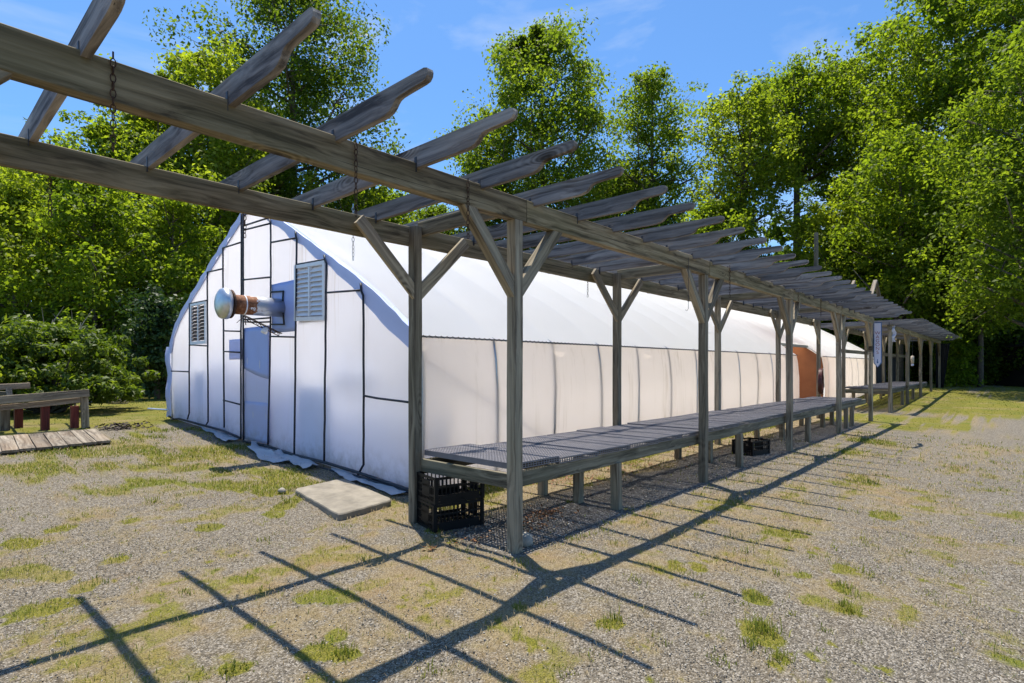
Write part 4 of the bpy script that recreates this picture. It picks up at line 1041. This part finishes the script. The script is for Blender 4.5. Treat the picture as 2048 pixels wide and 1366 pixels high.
# left side
T('broadleaf_tree', 'tree at the left edge with dark leaves showing sky through its top', 30, 36, 325, 120, 520, 'round', 'leaf_mid', .17, .8, open_=.15)
T('broadleaf_tree', 'rounded bright tree at far left just below the rear beam', 95, 26, 300, 120, 560, 'round', 'leaf_yellow', .15, .9)
T('broadleaf_tree', 'bright green tree at the left with a narrow pointed top below the rear beam', 205, 27, 222, 105, 600, 'round', 'leaf_bright', .15, .9)
T('broadleaf_tree', 'yellow green tree with its top in front of the tall dark tree at left', 315, 28, 185, 130, 600, 'round', 'leaf_yellow', .15, .9)
T('broadleaf_tree', 'yellow green tree directly behind the tips of the second and third rafters', 420, 31, 90, 150, 560, 'round', 'leaf_yellow', .16, .9)
T('tall_tree', 'tallest dark green tree left of centre reaching above the picture', 585, 38, -120, 185, 450, 'column', 'leaf_dark', .18, .8, trunk_r=.36, open_=.25)
T('broadleaf_tree', 'low bright tree at the far left behind the broad shrub', 30, 23, 345, 150, 700, 'column', 'leaf_yellow', .115, .9)
T('broadleaf_tree', 'mid green tree standing between the broad shrub and the greenhouse', 190, 22, 330, 115, 720, 'column', 'leaf_bright', .115, .9)
T('broadleaf_tree', 'shaded dark tree close behind the left side of the greenhouse', 345, 24, 360, 110, 730, 'column', 'leaf_bright', .115, .9)
T('hemlock_tree', 'dark drooping evergreen beside the left wall of the greenhouse', 315, 19.5, 590, 50, 760, 'cone', 'leaf_hemlock', .11, 1.0)
T('broadleaf_tree', 'dark green tree behind the peak of the greenhouse end', 500, 36, 300, 140, 600, 'round', 'leaf_mid', .17, .9)
# centre
T('broadleaf_tree', 'low green tree seen through the rafters right of the tall dark tree', 740, 44, 370, 120, 560, 'round', 'leaf_bright', .2, .9)
T('broadleaf_tree', 'dark green tree below the rafters left of the front corner post', 870, 47, 405, 80, 560, 'round', 'leaf_mid', .2, .9)
T('tulip_tree', 'broad pointed green tree standing alone against the sky at centre', 1085, 45, 24, 168, 480, 'cone', 'leaf_mid', .19, .85, trunk_r=.35, open_=.10)
T('broadleaf_tree', 'low left shoulder tree beside the broad pointed tree at centre', 975, 47, 200, 70, 500, 'round', 'leaf_mid', .2, .85, open_=.1)
T('tulip_tree', 'slimmer rounded tree right of the broad pointed tree at centre', 1305, 47, 122, 112, 480, 'column', 'leaf_mid', .19, .65, trunk_r=.32, open_=.22)
T('broadleaf_tree', 'low tree filling the gap under the slimmer rounded tree', 1240, 50, 330, 110, 560, 'bush', 'leaf_mid', .21, .9)
# right
T('oak_tree', 'bright rounded tree right of centre with a dark forked trunk', 1485, 40, 158, 112, 430, 'round', 'leaf_yellow', .17, .8, trunk_r=.3, open_=.18)
T('broadleaf_tree', 'rounded tree filling the gap left of the open topped tree', 1690, 43, 105, 92, 400, 'round', 'leaf_bright', .18, .8, trunk_r=.28, open_=.2)
T('oak_tree', 'bright green tree behind the forked tree with a lower ragged top', 1592, 42, 118, 112, 345, 'round', 'leaf_bright', .18, .8, trunk_r=.42, open_=.22)
T('broadleaf_tree', 'open topped tree with bare pale trunk left of the tallest right hand tree', 1775, 40, 10, 95, 420, 'column', 'leaf_bright', .18, .65, 'palebark', trunk_r=.25, open_=.30)
T('oak_tree', 'tall full tree at the upper right reaching above the picture', 1915, 35, -110, 165, 480, 'round', 'leaf_bright', .17, .95, trunk_r=.36)
T('oak_tree', 'tall tree at the right edge leaning its crown out of the picture', 2075, 31, -200, 160, 520, 'round', 'leaf_bright', .16, .9, trunk_r=.34)
T('broadleaf_tree', 'bright lower tree in front of the forked tree', 1440, 38, 395, 100, 600, 'round', 'leaf_bright', .17, .9)
T('broadleaf_tree', 'yellow green lower tree right of the forked trunk', 1675, 36, 395, 110, 620, 'round', 'leaf_yellow', .16, .95)
T('broadleaf_tree', 'bright lower tree under the tallest right hand tree', 1800, 32, 250, 120, 640, 'column', 'leaf_bright', .15, 1.0)
T('broadleaf_tree', 'shaded lower tree near the right edge above the shed', 1960, 29.5, 360, 120, 640, 'round', 'leaf_mid', .15, 1.05)
T('broadleaf_tree', 'nearest right edge tree with low hanging boughs shading the far grass', 2075, 23.5, 30, 165, 610, 'column', 'leaf_mid', .13, .8)
T('broadleaf_tree', 'dark lower tree behind the end of the near pergola', 1720, 39, 500, 120, 740, 'bush', 'leaf_mid', .17, 1.0)
T('broadleaf_tree', 'dark shaded tree behind the far pergola', 1880, 36, 540, 110, 770, 'bush', 'leaf_dark', .16, 1.0)
T('broadleaf_tree', 'dark shaded tree above the shed at the right edge', 2030, 33.5, 540, 90, 715, 'bush', 'leaf_dark', .15, 1.0)
T('shrub', 'bright leafy shrub beside the far end of the far pergola', 1912, 30, 655, 20, 790, 'column', 'leaf_bright', .11, 1.1, cat='shrub', group='shrubs', trunk_r=.05)
T('shrub', 'dark leafy shrub in the shade right of the bright shrub', 1962, 33, 690, 34, 790, 'bush', 'leaf_dark', .12, 1.0, cat='shrub', group='shrubs', trunk_r=.05)
T('shrub', 'pale leafy shrub seen between the posts of the far pergola', 1803, 36, 700, 22, 780, 'bush', 'leaf_bright', .13, 1.0, cat='shrub', group='shrubs', trunk_r=.05)
# big rhododendron at the left
def shrub(label, px, d, top, half, mat, seed):
    rs = np.random.RandomState(seed); x, y = at(px, d); z0 = gz1(x, y); H = hgt(top, d) - z0; Rm = half / F * d
    root = empty('rhododendron_shrub', (x, y, z0), label, 'shrub', 'shrubs'); b = MB(); cs = []; rd = []
    for i in range(230):
        a = rs.rand() * 6.28; u = rs.rand() ** .6; ph = rs.uniform(-.15, 1.0) ; r = Rm * (.72 + .3 * rs.rand()); h = math.sin(max(ph, 0) * 1.5)
        p = np.array([math.cos(a) * r * math.cos(ph * 1.45) * u ** .3, math.sin(a) * r * math.cos(ph * 1.45) * u ** .3, H * (.22 + .70 * h * (.8 + .25 * rs.rand())) * (.55 + .45 * u)])
        cs.append(p); rd.append(rs.uniform(.16, .32))
        if i % 7 == 0: b.tube([(rs.normal() * .1, rs.normal() * .1, -.05), p * np.array([.45, .45, .5]), p], [.045, .03, .01], 5)
    b.build('stem', M['bark'], root)
    V = leaves(np.array(cs), np.array(rd), 120, .066, rs, .8, .5, .40); mesh_np('crown', V, np.arange(len(V)).reshape(-1, 4), M[mat], root)
shrub('broad dark leaved shrub with glossy leaves behind the rack at left', 100, 13.8, 618, 178, 'leaf_shrub', 5)
shrub('lower glossy shrub at the far left edge', -70, 13.0, 640, 130, 'leaf_shrub', 8)
# bare pale saplings standing in front of the left trees
for px, d, top, lab in ((92, 15.8, 612, 'bare pale forked sapling above the broad shrub, left one'), (150, 15.8, 618, 'bare pale forked sapling above the broad shrub, right one')):
    x, y = at(px, d); z0 = gz1(x, y); H = hgt(top, d) - z0; rt_ = empty('bare_sapling', (x, y, z0), lab, 'sapling', 'bare saplings'); b = MB()
    b.tube([(0, 0, -.05), (.05, 0, H * .4), (0, .05, H * .72)], [.03, .024, .018], 6)
    for k in range(6):
        a = k * 1.1; b.tube([(0, .05, H * (.55 + .03 * k)), (.25 * math.cos(a), .05 + .25 * math.sin(a), H * (.72 + .03 * k)), (.5 * math.cos(a), .05 + .5 * math.sin(a), H * (.85 + .03 * k))], [.014, .010, .004], 5)
    b.build('branch', M['twig'], rt_)
# woods: far mass behind everything
rs = np.random.RandomState(77); cs = []; rd = []
for i in range(620):
    px = rs.uniform(-500, 2500); d = rs.uniform(50, 66)
    if px > 1560: d -= 10
    if px < 520: d -= 12
    x, y = at(px, d); topz = 12.5 + 3.5 * math.sin(px * .011) + rs.uniform(-1.5, 1.0)
    if px > 1560: topz = 14
    cs.append((x, y, rs.uniform(.3, topz))); rd.append(rs.uniform(1.3, 2.4))
V = leaves(np.array(cs), np.array(rd), 150, .34, rs, .8)
wd = mesh_np('woods', V, np.arange(len(V)).reshape(-1, 4), M['leaf_dark']); tag(wd, 'far woods closing the view behind the trees', 'woods', kind='stuff')
# leafy understorey under the near edge of the woods
cs = []; rd = []
for i in range(330):
    if i < 150: px = rs.uniform(1540, 2150); d = rs.uniform(33.5, 44)
    else: px = rs.uniform(-250, 480); d = rs.uniform(20.5, 30)
    x, y = at(px, d); cs.append((x, y, gz1(x, y) + rs.uniform(.1, 3.2))); rd.append(rs.uniform(.5, 1.1))
V = leaves(np.array(cs), np.array(rd), 150, .15, rs, .8)
ud = mesh_np('undergrowth', V, np.arange(len(V)).reshape(-1, 4), M['leaf_dark']); tag(ud, 'shaded leafy undergrowth along the wood edge', 'undergrowth', kind='stuff')

# ------------------------------------------------------------------ light, sky, camera
SUN = Vector((.12, .245, 1.0)).normalized()
el = math.asin(SUN.z); az = math.atan2(SUN.x, SUN.y)
w = bpy.data.worlds.new('World'); S.world = w; w.use_nodes = True; nt = w.node_tree; nt.nodes.clear(); n = N(nt)
sky = n.n('ShaderNodeTexSky', sky_type='NISHITA'); sky.sun_disc = False; sky.sun_elevation = el; sky.sun_rotation = az
sky.air_density = 1.0; sky.dust_density = .6; sky.ozone_density = 2.5
tc = n.n('ShaderNodeTexCoord').outputs['Generated']
cl = n.noise(n.mapping(tc, (1.0, 2.6, 6.5), (3.1, .7, .2), rot=(0, 0, .7)), 1.5, 6, .55, .4)
cf = n.math('MULTIPLY', n.math('SUBTRACT', cl, .52, clamp=True), 2.2, clamp=True)
colr = n.mix(cf, n.mix(1.0, sky.outputs[0], (.60, .90, 1.15), 'MULTIPLY'), (4.6, 5.2, 6.0))
bg = n.n('ShaderNodeBackground'); n.l(colr, bg.inputs[0]); bg.inputs[1].default_value = .118
o = n.n('ShaderNodeOutputWorld'); n.l(bg.outputs[0], o.inputs[0])
sl = bpy.data.lights.new('sun', 'SUN'); sl.energy = 5.0; sl.angle = R(.5); sl.color = (1.0, .925, .80)
so = bpy.data.objects.new('sun', sl); COL.objects.link(so); so.rotation_euler = SUN.to_track_quat('Z', 'Y').to_euler(); so.location = (0, 0, 40)

cam = bpy.data.cameras.new('camera'); co = bpy.data.objects.new('camera', cam); COL.objects.link(co)
cam.sensor_width = 36; cam.lens = 36 * F / 2048; cam.shift_y = (HY - 683) / 2048; cam.clip_end = 2000; cam.clip_start = .05
co.location = (CAM[0], CAM[1], CH); co.rotation_euler = (R(90), 0, A - R(90))
S.camera = co
S.view_settings.view_transform = 'Standard'; S.view_settings.look = 'None'; S.view_settings.gamma = 1; S.view_settings.exposure = .58
S.cycles.use_denoising = True
try: S.cycles.denoiser = 'OPENIMAGEDENOISE'
except Exception: pass
S.cycles.max_bounces = 10; S.cycles.diffuse_bounces = 6; S.cycles.transmission_bounces = 6; S.cycles.sample_clamp_indirect = 8
